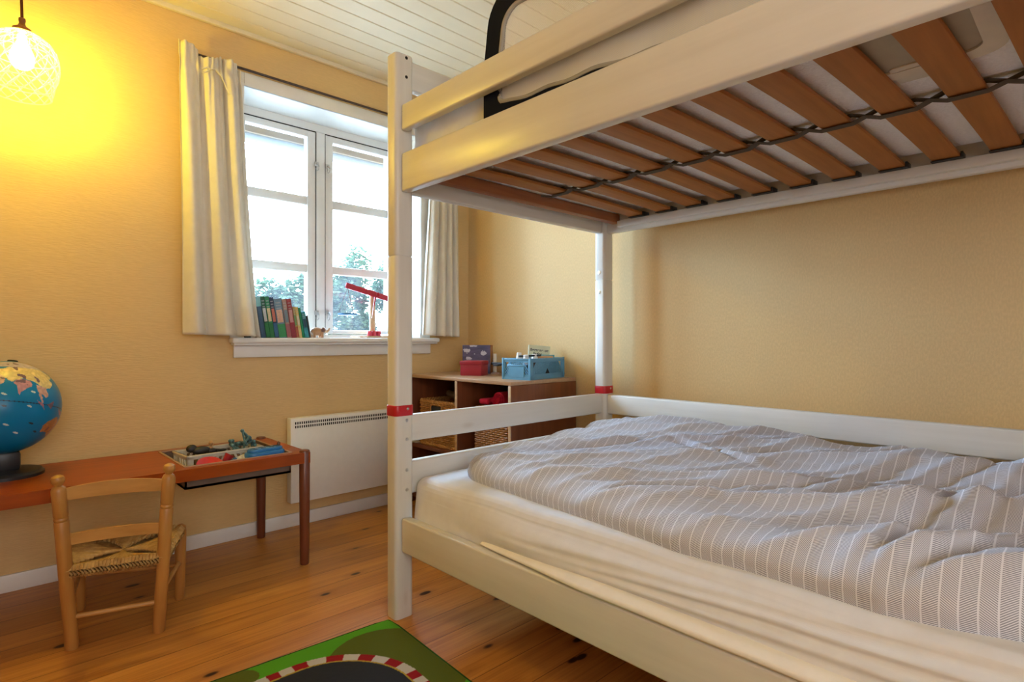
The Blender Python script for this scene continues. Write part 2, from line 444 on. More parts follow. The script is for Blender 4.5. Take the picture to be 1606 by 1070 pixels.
for (a, c, p, q) in ((WX0+.036, 1.370, 2.0435, 2.0487), (1.423, WX1-.036, 2.0435, 2.0487), (1.3685, 1.3725, .945, 2.0435), (1.4205, 1.4245, .945, 2.0435)): obj('gap_shade', MB().box(a, c, yr+.003, yr+.03, p, q), gap_m, w)
def latch(x, z, parent):
    b = MB(); b.box(x-.012, x+.012, yr-.006, yr, z-.012, z+.012, .002)
    b.cyl((x, yr-.006, z), (x, yr-.018, z), .006)
    b.tube([(x, yr-.018, z+.004), (x+.006, yr-.02, z-.012), (x+.004, yr-.02, z-.034), (x-.004, yr-.018, z-.042), (x-.007, yr-.016, z-.030), (x-.003, yr-.016, z-.014)], .0028, 8)
    return obj('latch', b, M['metal'], parent)
for (a, c) in ((WX0+.037, 1.369), (1.424, WX1-.037)):
    s = MB(); y0, y1 = yr+.004, yr+.05; st = .046
    s.box(a, a+st, y0, y1, .944, 2.044, .004); s.box(c-st, c, y0, y1, .944, 2.044, .004)
    s.box(a+st-.003, c-st+.003, y0, y1, 2.01, 2.044, .004); s.box(a+st-.003, c-st+.003, y0, y1, .944, .966, .003)
    for z0, z1 in ((1.277, 1.322), (1.642, 1.69)): s.box(a+st-.003, c-st+.003, y0+.006, y1-.01, z0, z1, .005)
    so = obj('sash', s, M['white_paint'], w)
    g = MB().box(a+st-.006, c-st+.006, yr+.028, yr+.031, .955, 2.02)
    obj('glass_pane', g, M['pane'], so)
    for z in (1.06, 1.87): latch(1.371 if a < 1.2 else 1.434, z, so)

# added window behind the camera, placed and sized for fill light
w2 = sempty('fill_window', (-.35, YN, BZ0)); f2 = MB()
f2.box(BX0, BX0+.05, YN-.12, YN-.05, BZ0, BZ1); f2.box(BX1-.05, BX1, YN-.12, YN-.05, BZ0, BZ1)
f2.box(BX0, BX1, YN-.12, YN-.05, BZ1-.05, BZ1); f2.box(BX0, BX1, YN-.12, YN-.05, BZ0, BZ0+.05); f2.box(-.38, -.32, YN-.12, YN-.05, BZ0, BZ1)
obj('window_frame', f2, M['white_paint'], w2)

# outdoors
struct(obj('ground_outside', MB().box(-25, 45, 3.1, 60, -.6, -.5), plain('pale_bounce_ground', (.42, .40, .36), .9), loc=(0, 0, -.6)))  # unseen ground, made pale to bounce light up to the ceiling
ev = sempty('roof_eave', (1.4, 3.3, 2.2))
obj('soffit', MB().box(-1.5, 4.5, 3.03, 3.62, 2.33, 2.36), wood('eave_boards', (.07, .042, .022), (.12, .078, .045), 'X', .6), ev)
obj('fascia', MB().box(-1.5, 4.5, 3.60, 3.625, 2.18, 2.36), wood('fascia_board', (.065, .045, .027), (.11, .08, .052), 'X', .6), ev)
obj('gutter', MB().tube([(x/2, 3.67, 2.178) for x in range(-3, 10)], .045, 12), plain('zinc_gutter', (.10, .12, .15), .5), ev)
leafm = fabric('leaf_green', (.058, .095, .056), .8, 3, .3, trans=.3)
barkm = plain('bark', (.08, .06, .04), .9)
def tree(name, label, c, rad, nleaf, lsz):
    t = thing(name, label, 'tree', (c[0], c[1], -.5))
    b = bmesh.new()
    cl = [(Vector((random.uniform(-.6, .6)*rad[0], random.uniform(-.6, .6)*rad[1], random.uniform(-.65, .75)*rad[2])), random.uniform(.25, .5)) for _ in range(16)]
    for i in range(nleaf):
        k, s = random.choice(cl)
        d = Vector((random.gauss(0, 1), random.gauss(0, 1), random.gauss(0, 1))); d.normalize()
        p = Vector(c)+k+Vector((d.x*rad[0]*s, d.y*rad[1]*s, d.z*rad[2]*s))*random.uniform(.5, 1)
        R = Matrix.Rotation(random.uniform(0, 6.28), 4, 'Z') @ Matrix.Rotation(random.uniform(-1.3, 1.3), 4, 'X')
        vs = [b.verts.new(p+R @ Vector(q)*lsz) for q in ((-.5, 0, 0), (0, -.3, .06), (.5, 0, 0), (0, .3, .06))]
        b.faces.new(vs)
    obj('foliage', MB().add(b), leafm, t, smooth=False)
    obj('trunk', MB().tube([(c[0], c[1], -.5), (c[0]+.1, c[1], c[2]*.5), (c[0], c[1], c[2])], [.16, .12, .06]), barkm, t)
tree('garden_tree', 'bushy pale green tree seen through the left sash behind the books', (10.5, 25, 1.9), (1.9, 1.6, 2.1), 9500, .24)
tree('garden_tree', 'tall green tree behind the balance scale in the right sash', (13.2, 25.5, 2.2), (1.7, 1.6, 2.7), 9500, .24)
tree('garden_tree', 'green tree at the right edge of the right sash, partly behind the bed post', (16.2, 26, 2.4), (1.5, 1.6, 2.3), 8500, .24)

# ------------------------------------------------------------------ bunk bed
bed = thing('bunk_bed', 'whitewashed pine bunk bed with red bands on its posts', 'bed', (1.6, .6, 0))
PX0, PX1, PY0, PY1 = 1.004, 1.073, 1.595, 1.655
RX0, RX1 = 2.115, 2.184
NY0, NY1 = -.53, -.47
def rrect(x0, x1, y0, y1, r, n=5):
    pts = []
    for cx, cy, a0 in ((x1-r, y1-r, 0), (x0+r, y1-r, 90), (x0+r, y0+r, 180), (x1-r, y0+r, 270)):
        for i in range(n+1):
            a = math.radians(a0+90*i/n); pts.append((cx+r*math.cos(a), cy+r*math.sin(a)))
    return pts
for (x0, x1, y0, y1) in ((PX0, PX1, PY0, PY1), (RX0, RX1, PY0, PY1), (PX0, PX1, NY0, NY1), (RX0, RX1, NY0, NY1)):
    b = MB(); pr = rrect(x0, x1, y0, y1, .014)
    b.prism(pr, 0, 1.1895, bev=.002); b.prism(pr, 1.1915, 1.858, bev=.006)
    b.prism(rrect(x0+.003, x1-.003, y0+.003, y1-.003, .012), 1.188, 1.193)
    po = obj('bed_post', b, M['bedZ'], bed)
    rb = obj('red_band', MB().prism(rrect(x0-.0025, x1+.0025, y0-.0025, y1+.0025, .016), .665, .7, bev=.002), M['red_wood'], po)
    rb['label'] = 'red painted band'
    if y0 > 0:
        sx = x0+.042
        for z in (1.845, 1.782): obj('screw_hole', MB().cyl((sx-.002, y0-.0006, z), (sx-.002, y0+.004, z), .0055, seg=14), M['dark'], po)
        obj('screw_hole', MB().cyl((x0+.025, y0-.0006, 1.664), (x0+.025, y0+.004, 1.664), .0025, seg=10), M['dark'], po)
        for z in (.65, .587, .486, .421): obj('bolt', MB().lathe([(.0062, 0), (.0055, .0018), (.002, .0024)], 14, Matrix.Translation((sx, y0+.0005, z)) @ Matrix.Rotation(PI/2, 4, 'X')), M['metal'], po)
        obj('bolt', MB().lathe([(.005, 0), (.003, .002)], 12, Matrix.Translation((sx+.002, y0-.0025, .688)) @ Matrix.Rotation(PI/2, 4, 'X')), M['metal'], po)
        if x0 > 2:
            for z in (1.135, 1.225): obj('bolt', MB().lathe([(.009, 0), (.008, .002), (.003, .003)], 14, Matrix.Translation((x0+.0005, y0+.03, z)) @ Matrix.Rotation(-PI/2, 4, 'Y')), M['metal'], po)
def rail(name, x0, x1, y0, y1, z0, z1, mat):
    return obj(name, MB().box(x0, x1, y0, y1, z0, z1, .006, 3), mat, bed)
yA, yB = NY1-.005, PY0+.002
rail('upper_side_rail', 1.022, 1.055, yA, yB-.006, 1.400, 1.525, M['bedY'])
rail('guard_rail', 1.022, 1.050, yA, yB-.006, 1.600, 1.684, M['bedY'])
rail('lower_side_rail', 1.022, 1.055, yA, yB-.006, .222, .333, M['bedY'])
rail('upper_side_rail', 2.135, 2.168, yA, yB, 1.405, 1.53, M['bedY'])
rail('lower_side_rail', 2.135, 2.168, yA, yB, .572, .661, M['bedY'])
rail('lower_side_rail', 2.135, 2.168, yA, yB, .222, .45, M['bedY'])
rail('guard_rail', 2.135, 2.168, yA, yB, 1.70, 1.79, M['bedY'])
xA, xB = PX1-.002, RX0+.002
rail('end_rail', xA, xB, 1.611, 1.644, .575, .664, M['bedX'])
rail('end_rail', xA, xB, 1.611, 1.644, .40, .509, M['bedX'])
rail('end_board', xA, xB, 1.611, 1.644, 1.407, 1.53, M['bedX'])
rail('end_rail', xA, xB, 1.611, 1.644, 1.755, 1.848, M['bedX'])
for z0, z1 in ((.575, .664), (.40, .509), (1.407, 1.53), (1.755, 1.848)): rail('end_rail', xA, xB, NY0+.014, NY1-.014, z0, z1, M['bedX'])
obj('slat_beam', MB().box(1.056, 2.134, 1.522, 1.562, 1.440, 1.482, .006), M['beam'], bed)
obj('slat_beam', MB().box(1.056, 2.134, -.45, -.41, 1.440, 1.482, .006), M['beam'], bed)
obj('slat_ledge', MB().box(2.108, 2.136, -.41, 1.522, 1.42, 1.449, .004), M['bedY'], bed)['label'] = 'ledge on which the slat ends sit'
obj('slat_ledge', MB().box(1.054, 1.08, -.41, 1.522, 1.42, 1.449, .004), M['bedY'], bed)
SLY = [1.411-.1353*k for k in range(14)]
for k, y in enumerate(SLY):
    b = MB(); hw = .034
    def sf(u, v): return None
    n = 14
    for i in range(n):
        pass
    vs = []; 
    for i in range(n+1):
        x = 1.062+(2.124-1.062)*i/n; a = (i/n-.5)*2; zz = 1.452+.010*(1-a*a)
        vs.append((x, zz))
    poly = [(x, z) for x, z in vs]+[(x, z+.011) for x, z in vs[::-1]]
    Mx = Matrix(((1, 0, 0, 0), (0, 0, 1, 0), (0, 1, 0, 0), (0, 0, 0, 1)))
    b.prism(poly, y-hw, y+hw, Mx, bev=.002)
    sk = .008+.028*max(0, min(1, (.75-y)/.55))       # the slats sit a little askew
    b.sag(lambda c: (c[0], c[1]+sk*(2.11-c[0])/.95, c[2]))
    so = obj('slat', b, M['slat'], bed)
    c = MB(); c.box(2.088, 2.135, y-hw-.005, y+hw+.003, 1.4485, 1.4515, .001); c.box(2.088, 2.134, y-hw-.007, y-hw-.001, 1.449, 1.466, .001)
    obj('slat_clip', c, M['black'], so)
# two cords weaving over and under the slats
for ph in (0, 1):
    pts = []
    for k in range(0, 13):
        y = SLY[k]+.53*(.008+.028*max(0, min(1, (.75-SLY[k])/.55))); under = (k+ph) % 2 == 0; zz = 1.4575 if under else 1.4775; dx = .003 if under else -.003
        pts += [(1.598+.008*(k % 3-1)*.4+dx, y+.036, zz), (1.598+.008*(k % 3-1)*.4+dx, y-.036, zz)]
    if ph == 0: pts = [(1.575, SLY[0]+.075, 1.462)]+pts
    fine = []
    for a, c in zip(pts, pts[1:]):
        for q in range(4): fine.append(Vector(a).lerp(Vector(c), q/4))
    obj('strap', MB().tube(fine, .0125, 8, flat=.24), M['grey_strap'], bed)

# mattresses
def soft_box(x0, x1, y0, y1, z0, z1, r, nx=28, ny=64, fn=None, nz=12):
    b = bmesh.new(); bmesh.ops.create_cube(b, size=1)
    for v in b.verts: v.co = Vector((x0+(v.co.x+.5)*(x1-x0), y0+(v.co.y+.5)*(y1-y0), z0+(v.co.z+.5)*(z1-z0)))
    bmesh.ops.bevel(b, geom=b.edges[:], offset=r, segments=6, profile=.55, affect='EDGES')
    for ax, n, lo, hi in ((0, nx, x0, x1), (1, ny, y0, y1), (2, nz, z0, z1)):
        for i in range(1, n):
            co = [0, 0, 0]; no = [0, 0, 0]; co[ax] = lo+(hi-lo)*i/n; no[ax] = 1
            bmesh.ops.bisect_plane(b, geom=b.verts[:]+b.edges[:]+b.faces[:], plane_co=co, plane_no=no)
    m = MB().add(b)
    if fn: m.sag(fn)
    return m
MT = .462
def low_m(c):
    x, y, z = c
    if x < 1.2:
        k = max(0, min(1, (1.42-y)/.35)); side = max(0, 1-(x-1.05)/.06) if x > 1.05 else 1
        up = max(0, min(1, (MT-z)/.2))
        bul = .024*k*math.sin(PI*max(0, min(1, (z-.325)/.11)))*side if z > .325 else 0
        wr = 0
        if z > .33:
            for z0_, c_, am, wd in ((.352, .004, .007, .010), (.362, .026, .010, .009), (.372, .044, .008, .008), (.384, .058, .006, .010), (.40, .020, .004, .012)):
                zc_ = z0_+c_*(1.25-y)+.006*noise.noise((z0_*50, y*2.5, 0))
                st_ = max(0, min(1, (1.30-y)/.25))*(.55+.9*abs(noise.noise((z0_*90, y*1.7, 5))))
                wr += am*st_*math.exp(-((z-zc_)/wd)**2)-.6*am*st_*math.exp(-((z-zc_+.013)/wd)**2)
            wr *= side
        x = x-bul-wr
        x += .018*(z-.33)/.13*side
    if z > .4:
        z += .004*noise.noise((x*5, y*5, 0))
    return x, y, z
mt = thing('mattress', 'lower bunk mattress in a white fitted sheet', 'mattress', (1.6, .5, .25))
obj('fitted_sheet', soft_box(1.058, 2.128, -.44, 1.597, .25, MT, .045, ny=150, fn=low_m, nz=70), M['sheet'], mt)
# the loose edge of the mattress protector squeezed out over the rail
def prot():
    n = 90; b = bmesh.new(); rows = []
    for i in range(n+1):
        y = 1.225-1.6*i/n
        k = min(1, i/22.0)**.7; w_ = .006*noise.noise((0, y*4, 3))
        pts = [(1.062, .330), (1.036-.006*k, .334), (1.026-.008*k+w_, .341), (1.020-.008*k+w_, .348+.004*k), (1.022-.004*k+w_, .356+.008*k), (1.032, .364+.010*k), (1.044, .372+.008*k), (1.064, .378)]
        pts = [((1.062-(1.062-x)*(.35+.65*k)), .334+(z-.334)*(.25+.40*k)) for x, z in pts]
        rows.append([b.verts.new((x, y, z)) for x, z in pts])
    for a, c in zip(rows, rows[1:]):
        for q in range(len(a)-1): b.faces.new((a[q], a[q+1], c[q+1], c[q]))
    bmesh.ops.recalc_face_normals(b, faces=b.faces[:])
    return MB().add(b)
obj('mattress_protector', prot(), M['protector'], mt, angle=80)['label'] = 'white protector edge bulging over the side rail'
obj('bed_base', MB().box(1.058, 2.13, -.44, 1.60, .228, .249), M['slat'], bed)

def up_m(c):
    x, y, z = c
    return x+.004*noise.noise((y*8, z*20, 1)), y, z+.003*noise.noise((x*6, y*6, 2))
um = thing('mattress', 'upper bunk mattress with white quilted underside above the slats', 'mattress', (1.6, .5, 1.484))
obj('mattress_body', soft_box(1.092, 2.125, -.44, 1.600, 1.484, 1.668, .03, fn=up_m), M['under'], um)
def skirt(u, v):
    # fitted sheet wrapped over the upper mattress: hanging side and top
    y = 1.604-2.0*u
    prof = [(1.086, 1.492), (1.083, 1.54), (1.083, 1.60), (1.087, 1.648), (1.102, 1.670), (1.3, 1.675), (1.6, 1.675), (2.12, 1.675)]
    t = v*(len(prof)-1); i = min(int(t), len(prof)-2); f = t-i
    x = prof[i][0]*(1-f)+prof[i+1][0]*f; z = prof[i][1]*(1-f)+prof[i+1][1]*f
    if x < 1.1: x -= .004*math.sin(40*y+30*z)*(1-v)+.003*noise.noise((0, y*14, z*10))
    return Vector((x, y, z))
obj('upper_sheet', MB().grid(skirt, 90, 24), M['sheet'], um, angle=80)

# bed guard: black cloth frame with net, stands on edge between rail and mattress
bg = thing('bed_guard', 'black fabric bed guard with white net above the top bunk rail', 'bed guard', (1.07, .5, 1.47))
GY0, GY1, GZ0, GZ1 = -.30, 1.221, 1.505, 1.885
def rrect_top(y0, y1, z0, z1, r, rb, n=8):
    pts = []
    for cx, cy, a0, q in ((y1-r, z1-r, 0, r), (y0+r, z1-r, 90, r), (y0+rb, z0+rb, 180, rb), (y1-rb, z0+rb, 270, rb)):
        for i in range(n+1):
            a = math.radians(a0+90*i/n); pts.append((cx+q*math.cos(a), cy+q*math.sin(a)))
    return pts
def ring(o, i_, ro, ri, x0, x1, wob=0):
    A = rrect_top(*o, ro, .02); B = rrect_top(*i_, ri, .02); n = len(A)
    V = []; Fc = []
    for x in (x0, x1):
        for P_ in (A, B):
            V += [(x, p[0], p[1]) for p in P_]
    for k in range(n):
        j = (k+1) % n
        Fc += [(k, j, n+j, n+k), (2*n+k, 3*n+k, 3*n+j, 2*n+j), (k, 2*n+k, 2*n+j, j), (n+k, n+j, 3*n+j, 3*n+k)]
    return V, Fc
def sagz(c):
    x, y, z = c
    if z < 1.62 and y < 1.15: z = z-.032*max(0, min(1, (1.15-y)/.6))+.003*math.sin(y*40)
    if z > 1.7: y = y-.03*max(0, (z-1.68)/.2)*max(0, min(1, (y-.5)/.6))
    return x-.004*math.sin(y*17), y, z
V, Fc = ring((GY0, GY1, GZ0, GZ1), (GY0+.064, GY1-.064, GZ0+.062, GZ1-.064), .09, .05, 1.0605, 1.072)
g = MB().raw(V, Fc); bmesh.ops.recalc_face_normals(g.bm, faces=g.bm.faces[:]); bmesh.ops.subdivide_edges(g.bm, edges=[e for e in g.bm.edges if e.calc_length() > .2], cuts=40, use_grid_fill=True)
obj('guard_frame', g.sag(sagz), M['black_fabric'], bg)
pp = rrect_top(GY0+.064, GY1-.064, GZ0+.062, GZ1-.064, .05, .02); fine = []
for a, c in zip(pp, pp[1:]+pp[:1]):
    m_ = max(1, int(math.hypot(a[0]-c[0], a[1]-c[1])/.02))
    for q in range(m_): fine.append((1.063, a[0]+(c[0]-a[0])*q/m_, a[1]+(c[1]-a[1])*q/m_))
obj('piping', MB().tube(fine, .0062, 8, closed=True).sag(sagz), M['piping'], bg)
def netf(u, v): return Vector((1.0665, GY0+.064+(GY1-GY0-.128)*u, GZ0+.062+(GZ1-GZ0-.126)*v))
obj('net_panel', MB().grid(netf, 60, 16).sag(sagz), M['net'], bg, angle=80)
obj('care_label', MB().box(1.0595, 1.0605, 1.165, 1.195, 1.69, 1.712), M['protector'], bg)
s = MB()
def ring2(o, i_, ro, ri, z0, z1):
    A = rrect(*o, ro, 8); B = rrect(*i_, ri, 8); n = len(A); V = []; Fc = []
    for z in (z0, z1):
        for P_ in (A, B): V += [(p[0], p[1], z) for p in P_]
    for k in range(n):
        j = (k+1) % n
        Fc += [(k, j, n+j, n+k), (2*n+k, 3*n+k, 3*n+j, 2*n+j), (k, 2*n+k, 2*n+j, j), (n+k, n+j, 3*n+j, 3*n+k)]
    return V, Fc
FO, FI = (1.06, 1.43, .122, .37), (1.10, 1.392, .158, .34)
V, Fc = ring2(FO, FI, .055, .035, 1.4710, 1.478)
s.raw(V, Fc); s.prism(rrect(*FO, .055), 1.4775, 1.4835); s.prism(rrect(1.373, 1.464, .20, .312, .010), 1.4725, 1.4830, bev=.002)
bmesh.ops.recalc_face_normals(s.bm, faces=s.bm.faces[:])
sf_ = obj('support_foot', s, M['plastic_beige'], bg); sf_['label'] = 'beige plastic foot of the guard under the mattress'
obj('inner_panel', MB().prism(rrect(1.095, 1.397, .153, .345, .036), 1.4755, 1.4785), plain('tan_plastic', (.36, .31, .23), .5, var=.04), sf_)

# duvet
def interp(tab, x):
    if x <= tab[0][0]: return tab[0][1]
    for (a, b_), (c, d) in zip(tab, tab[1:]):
        if x <= c: 
            t = (x-a)/(c-a); return b_+(d-b_)*t
    return tab[-1][1]
FE = [(-.5, 1.16), (.085, 1.142), (.17, 1.113), (.26, 1.098), (.37, 1.107), (.49, 1.109), (.64, 1.099), (.83, 1.116), (1.03, 1.14), (1.31, 1.16), (1.42, 1.175), (1.50, 1.20)]
def fold(x, y, ang, wl, seed, warp=.5):
    ca, sa = math.cos(ang), math.sin(ang)
    q = x*ca+y*sa; p = -x*sa+y*ca
    n_ = noise.noise((q*2.2+seed, p*1.1, seed))*warp
    r_ = math.sin(2*PI*(q/wl)+n_*5)
    return (1-abs(r_))**1.6
CREASES = [((1.10, .25), (1.36, .08), .020, .022), ((1.33, .29), (1.80, .12), .018, .020), ((1.13, .285), (1.62, .11), .016, .018), ((1.49, .44), (1.95, .16), .014, .018),
           ((1.30, .62), (1.75, .38), .010, .016), ((1.55, .95), (1.78, .70), .010, .014), ((1.70, 1.0), (1.62, .72), .009, .013), ((1.2, .85), (1.5, .52), .010, .018), ((1.45, 1.25), (1.75, 1.0), .010, .016)]
def duvet():
    NU, NV = 230, 170; b = bmesh.new(); uvl = b.loops.layers.uv.new('cloth')
    top = []; uvs = {}
    for i in range(NU+1):
        u = i/NU; row = []; bot = []
        yb = 1.515-1.93*u
        xf = interp(FE, yb); xb = 2.118
        for j in range(NV+1):
            v = j/NV
            v2 = v**1.15
            x = xf+(xb-xf)*v2; y = yb
            # rounded left end: front-left corner pulled in
            y -= .05*math.exp(-u/.03)*(abs(v-.62)/.62)**2.2
            d = min((x-xf), (xb-x)*1.2, .9*(1.515-yb))
            k = max(0, min(1, d/.085)); prof = math.sqrt(max(0, 1-(1-k)**2))
            hump = .079+.03*max(0, min(1, (.75-y)/.6))*max(0, min(1, (x-1.5)/.4))+.062*math.exp(-(((x-1.93)/.42)**2+((y-1.02)/.55)**2))+.022*math.exp(-(((x-1.5)/.3)**2+((y-.2)/.4)**2))+.012*math.exp(-(((x-2.0)/.3)**2+((y-.3)/.3)**2))
            hump -= .035*math.exp(-(((x-1.62)/.09)**2+((y-1.47)/.2)**2))*0
            w_ = .019*(fold(x, y, .55, .36, 3.1)-.35)+.008*(fold(x, y, .95, .23, 8.4)-.35)+.0045*(fold(x, y, .3, .13, 5.7)-.35)
            # folds that fan out from the lower right corner
            fx, fy = x-1.75, y+.35; an = math.atan2(fx, fy+.001); rr = math.hypot(fx, fy)
            fan = math.exp(-((y-.10)/.45)**2)*.027*math.sin(an*13+2*noise.noise((x*3, y*3, 4)))
            w_ += fan
            for (ax_, ay_), (bx_, by_), dep, wid in CREASES:
                dx_, dy_ = bx_-ax_, by_-ay_; l2 = dx_*dx_+dy_*dy_
                tt = max(-.15, min(1.2, ((x-ax_)*dx_+(y-ay_)*dy_)/l2)); ox, oy = x-ax_-dx_*tt, y-ay_-dy_*tt
                dd = math.hypot(ox, oy)
                if dd < 4*wid:
                    sg = 1 if dx_*oy-dy_*ox > 0 else -1; fade = math.sin(PI*max(0, min(1, (tt+.15)/1.35)))**.5
                    w_ += fade*(-dep*math.exp(-(dd/wid)**2)+.75*dep*math.exp(-((dd*sg-1.7*wid)/wid)**2))
            qa, qb = x*.80+y*.60, -x*.60+y*.80
            w_ += .007*noise.noise((qa*7, qb*3, .3))+.0045*(.5-abs(noise.noise((qa*20, qb*7, 1.7))))+.0016*noise.noise((qa*45, qb*22, 2.1))
            z = MT-.003+(hump+w_)*prof+.004*prof
            # edge roll bulges outwards over the mattress
            if v < .10: x -= .012*math.sin(PI*min(1, (z-MT)/.09))*(1-v/.1)
            row.append(b.verts.new((x, y, z)))
        top.append(row)
    bot = []
    for i in range(NU+1):
        row = []
        for j in range(0, NV+1, 10):
            c = top[i][j].co
            if j in (0, NV) or i in (0, NU): row.append(top[i][j])
            else: row.append(b.verts.new((c.x, c.y, MT+.006)))
        bot.append(row)
    # arc-length style cloth coordinates across, so the print keeps its size on steep sides
    S = []
    for i in range(NU+1):
        a = 0; r = [0]
        for j in range(NV):
            a += (top[i][j+1].co-top[i][j].co).length; r.append(a)
        S.append(r)
    def setuv(f, idx):
        for lp, (i, j) in zip(f.loops, idx): lp[uvl].uv = (top[i][0].co.y if False else (1.515-1.93*i/NU)+.012*noise.noise((i*.03, j*.02, 9)), S[i][j])
    for i in range(NU):
        for j in range(NV):
            idx = ((i, j), (i+1, j), (i+1, j+1), (i, j+1))
            f = b.faces.new([top[a][c] for a, c in idx]); setuv(f, idx)
    return b
dm = bpy.data.meshes.new('duvet'); db = duvet()
for f in db.faces: f.smooth = True
bmesh.ops.recalc_face_normals(db, faces=db.faces[:])
off = Vector((1.6, .5, MT)); bmesh.ops.translate(db, verts=db.verts, vec=-off)
db.to_mesh(dm); db.free(); dm.materials.append(M['duvet'])
du = bpy.data.objects.new('duvet', dm); COL.objects.link(du); du.location = off
tag(du, 'crumpled grey and white herringbone duvet lying on the lower bunk', 'duvet')

# ------------------------------------------------------------------ curtains and rod
rod = obj('curtain_rod', MB().cyl((.66, 2.738, 2.158), (2.18, 2.738, 2.158), .006, seg=10), plain('dark_rod', (.06, .035, .025), .4)); tag(rod, 'thin dark curtain rod along the top of the window casing', 'curtain rod')
def curtain(name, label, top, bot, z0, z1, nf, seed, lean):
    def fn(u, v):
        # v 0 bottom -> 1 top
        t = v
        xl = bot[0]+(top[0]-bot[0])*t; xr = bot[1]+(top[1]-bot[1])*(t**lean)
        ph = nf*2*PI*u+1.3*math.sin(seed+5*u)+.5*noise.noise((u*3+seed, v*1.5, 1))
        pinch = math.exp(-((v-.93)/.025)**2)
        pl = .0075*math.sin(88*u+3*math.sin(9*u+seed))*math.exp(-(1-v)/.20)*(1-.6*pinch)
        amp = (.026-.010*v)*(1-.75*pinch)*(1+.35*noise.noise((u*4+seed, v*2, 5)))
        x = xl+(xr-xl)*u+.012*math.cos(ph)*(1-.4*v)
        y = 2.690+pl+amp*math.sin(ph)+.006*math.sin(2*ph+seed+v*2)+.010*(1-v)*math.sin(seed+u*4)
        z = z0+(z1-z0)*v+.006*math.sin(ph*1.0+1)*(v > .97)-.010*u*(v < .03)
        z += (.016*math.sin(u*9+seed)-.035*u if v > .9 else 0)*((v-.9)/.1 if v > .9 else 0)
        return Vector((x, min(y, 2.735), z))
    t = thing(name, label, 'curtain', ((top[0]+top[1])/2, 2.7, z0))
    o = obj('curtain_cloth', MB().grid(fn, 150, 110), M['curtain'], t, angle=80)
    s = o.modifiers.new('thick', 'SOLIDIFY'); s.thickness = .0016; s.offset = 0
    # gathering tape with its tied strings
    tp = MB(); zt = z0+(z1-z0)*.925; xm = top[0]+(top[1]-top[0])*.45
    tp.tube([(xm-.03, 2.668, zt-.004), (xm-.012, 2.660, zt+.006), (xm+.004, 2.658, zt), (xm+.02, 2.660, zt+.008), (xm+.04, 2.664, zt-.01)], .005, 8, flat=.6)
    tp.tube([(xm+.035, 2.666, zt+.005), (xm+.05, 2.658, zt-.03), (xm+.066, 2.655, zt-.07), (xm+.08, 2.657, zt-.085)], .0055, 8, flat=.5)
    tp.tube([(xm, 2.662, zt), (xm-.02, 2.655, zt-.02), (xm-.035, 2.658, zt-.025)], .004, 8, flat=.6)
    obj('tie_tape', tp, M['curtain'], t)
curtain('curtain', 'long cream curtain hanging on the side of the window towards the lamp', (.640, .888), (.655, .978), .938, 2.168, 3.6, 1.0, .72)
curtain('curtain', 'cream curtain hanging between the window and the room corner', (1.945, 2.12), (1.872, 2.146), .938, 2.165, 4.2, 2.6, 1.0)

# ------------------------------------------------------------------ pendant lamp
LX, LY = .130, 2.50
lamp = thing('pendant_lamp', 'lit pendant lamp with patterned glass shade on a brown cord', 'lamp', (LX, LY, 1.73))
obj('cord', MB().tube([(LX-.006, LY, ZC), (LX-.004, LY, 2.1456), (LX, LY, 1.9828)], .0042, 10), M['cord_brown'], lamp)
obj('socket', MB().lathe([(.009, 1.9876), (.010, 1.9809), (.008, 1.9713), (.012, 1.9618), (.026, 1.9522), (.029, 1.9426), (.028, 1.9369)], 24, Matrix.Translation((LX, LY, 0))), M['socket'], lamp)
SP = [(.030, 1.9388), (.050, 1.9302), (.074, 1.9129), (.090, 1.8890), (.098, 1.8583), (.0985, 1.8296), (.094, 1.8009), (.086, 1.7722), (.080, 1.7482), (.078, 1.7320)]
def sprof(v):
    t = v*(len(SP)-1); i = min(int(t), len(SP)-2); f = t-i
    return SP[i][0]*(1-f)+SP[i+1][0]*f, SP[i][1]*(1-f)+SP[i+1][1]*f
def shf(u, v):
    r, z = sprof(v); a = 2*PI*u; return Vector((LX+r*math.cos(a), LY+r*math.sin(a), z))
shd = obj('lamp_shade', MB().grid(shf, 40, 24, closed_u=True), M['shade_body'], lamp, angle=80)
lt = MB()
for s_ in (1, -1):
    for k in range(14):
        pts = []
        for i in range(19):
            v = i/18; r, z = sprof(v); a = 2*PI*k/14+s_*v*2.1
            pts.append((LX+(r+.001)*math.cos(a), LY+(r+.001)*math.sin(a), z))
        lt.tube(pts, .0022, 5)
for v in (0, .42, .78, 1):
    r, z = sprof(v); lt.tube([(LX+r*math.cos(a*PI/16), LY+r*math.sin(a*PI/16), z) for a in range(32)], .0024, 5, closed=True)
obj('glass_lattice', lt, M['shade'], shd)
bb = MB().lathe([(.012, 1.9302), (.013, 1.9110), (.022, 1.8919), (.031, 1.8698), (.033, 1.8516), (.029, 1.8335), (.018, 1.8220), (.004, 1.8181)], 20, Matrix.Translation((LX, LY, 0)))
obj('bulb', bb, M['bulb'], lamp)

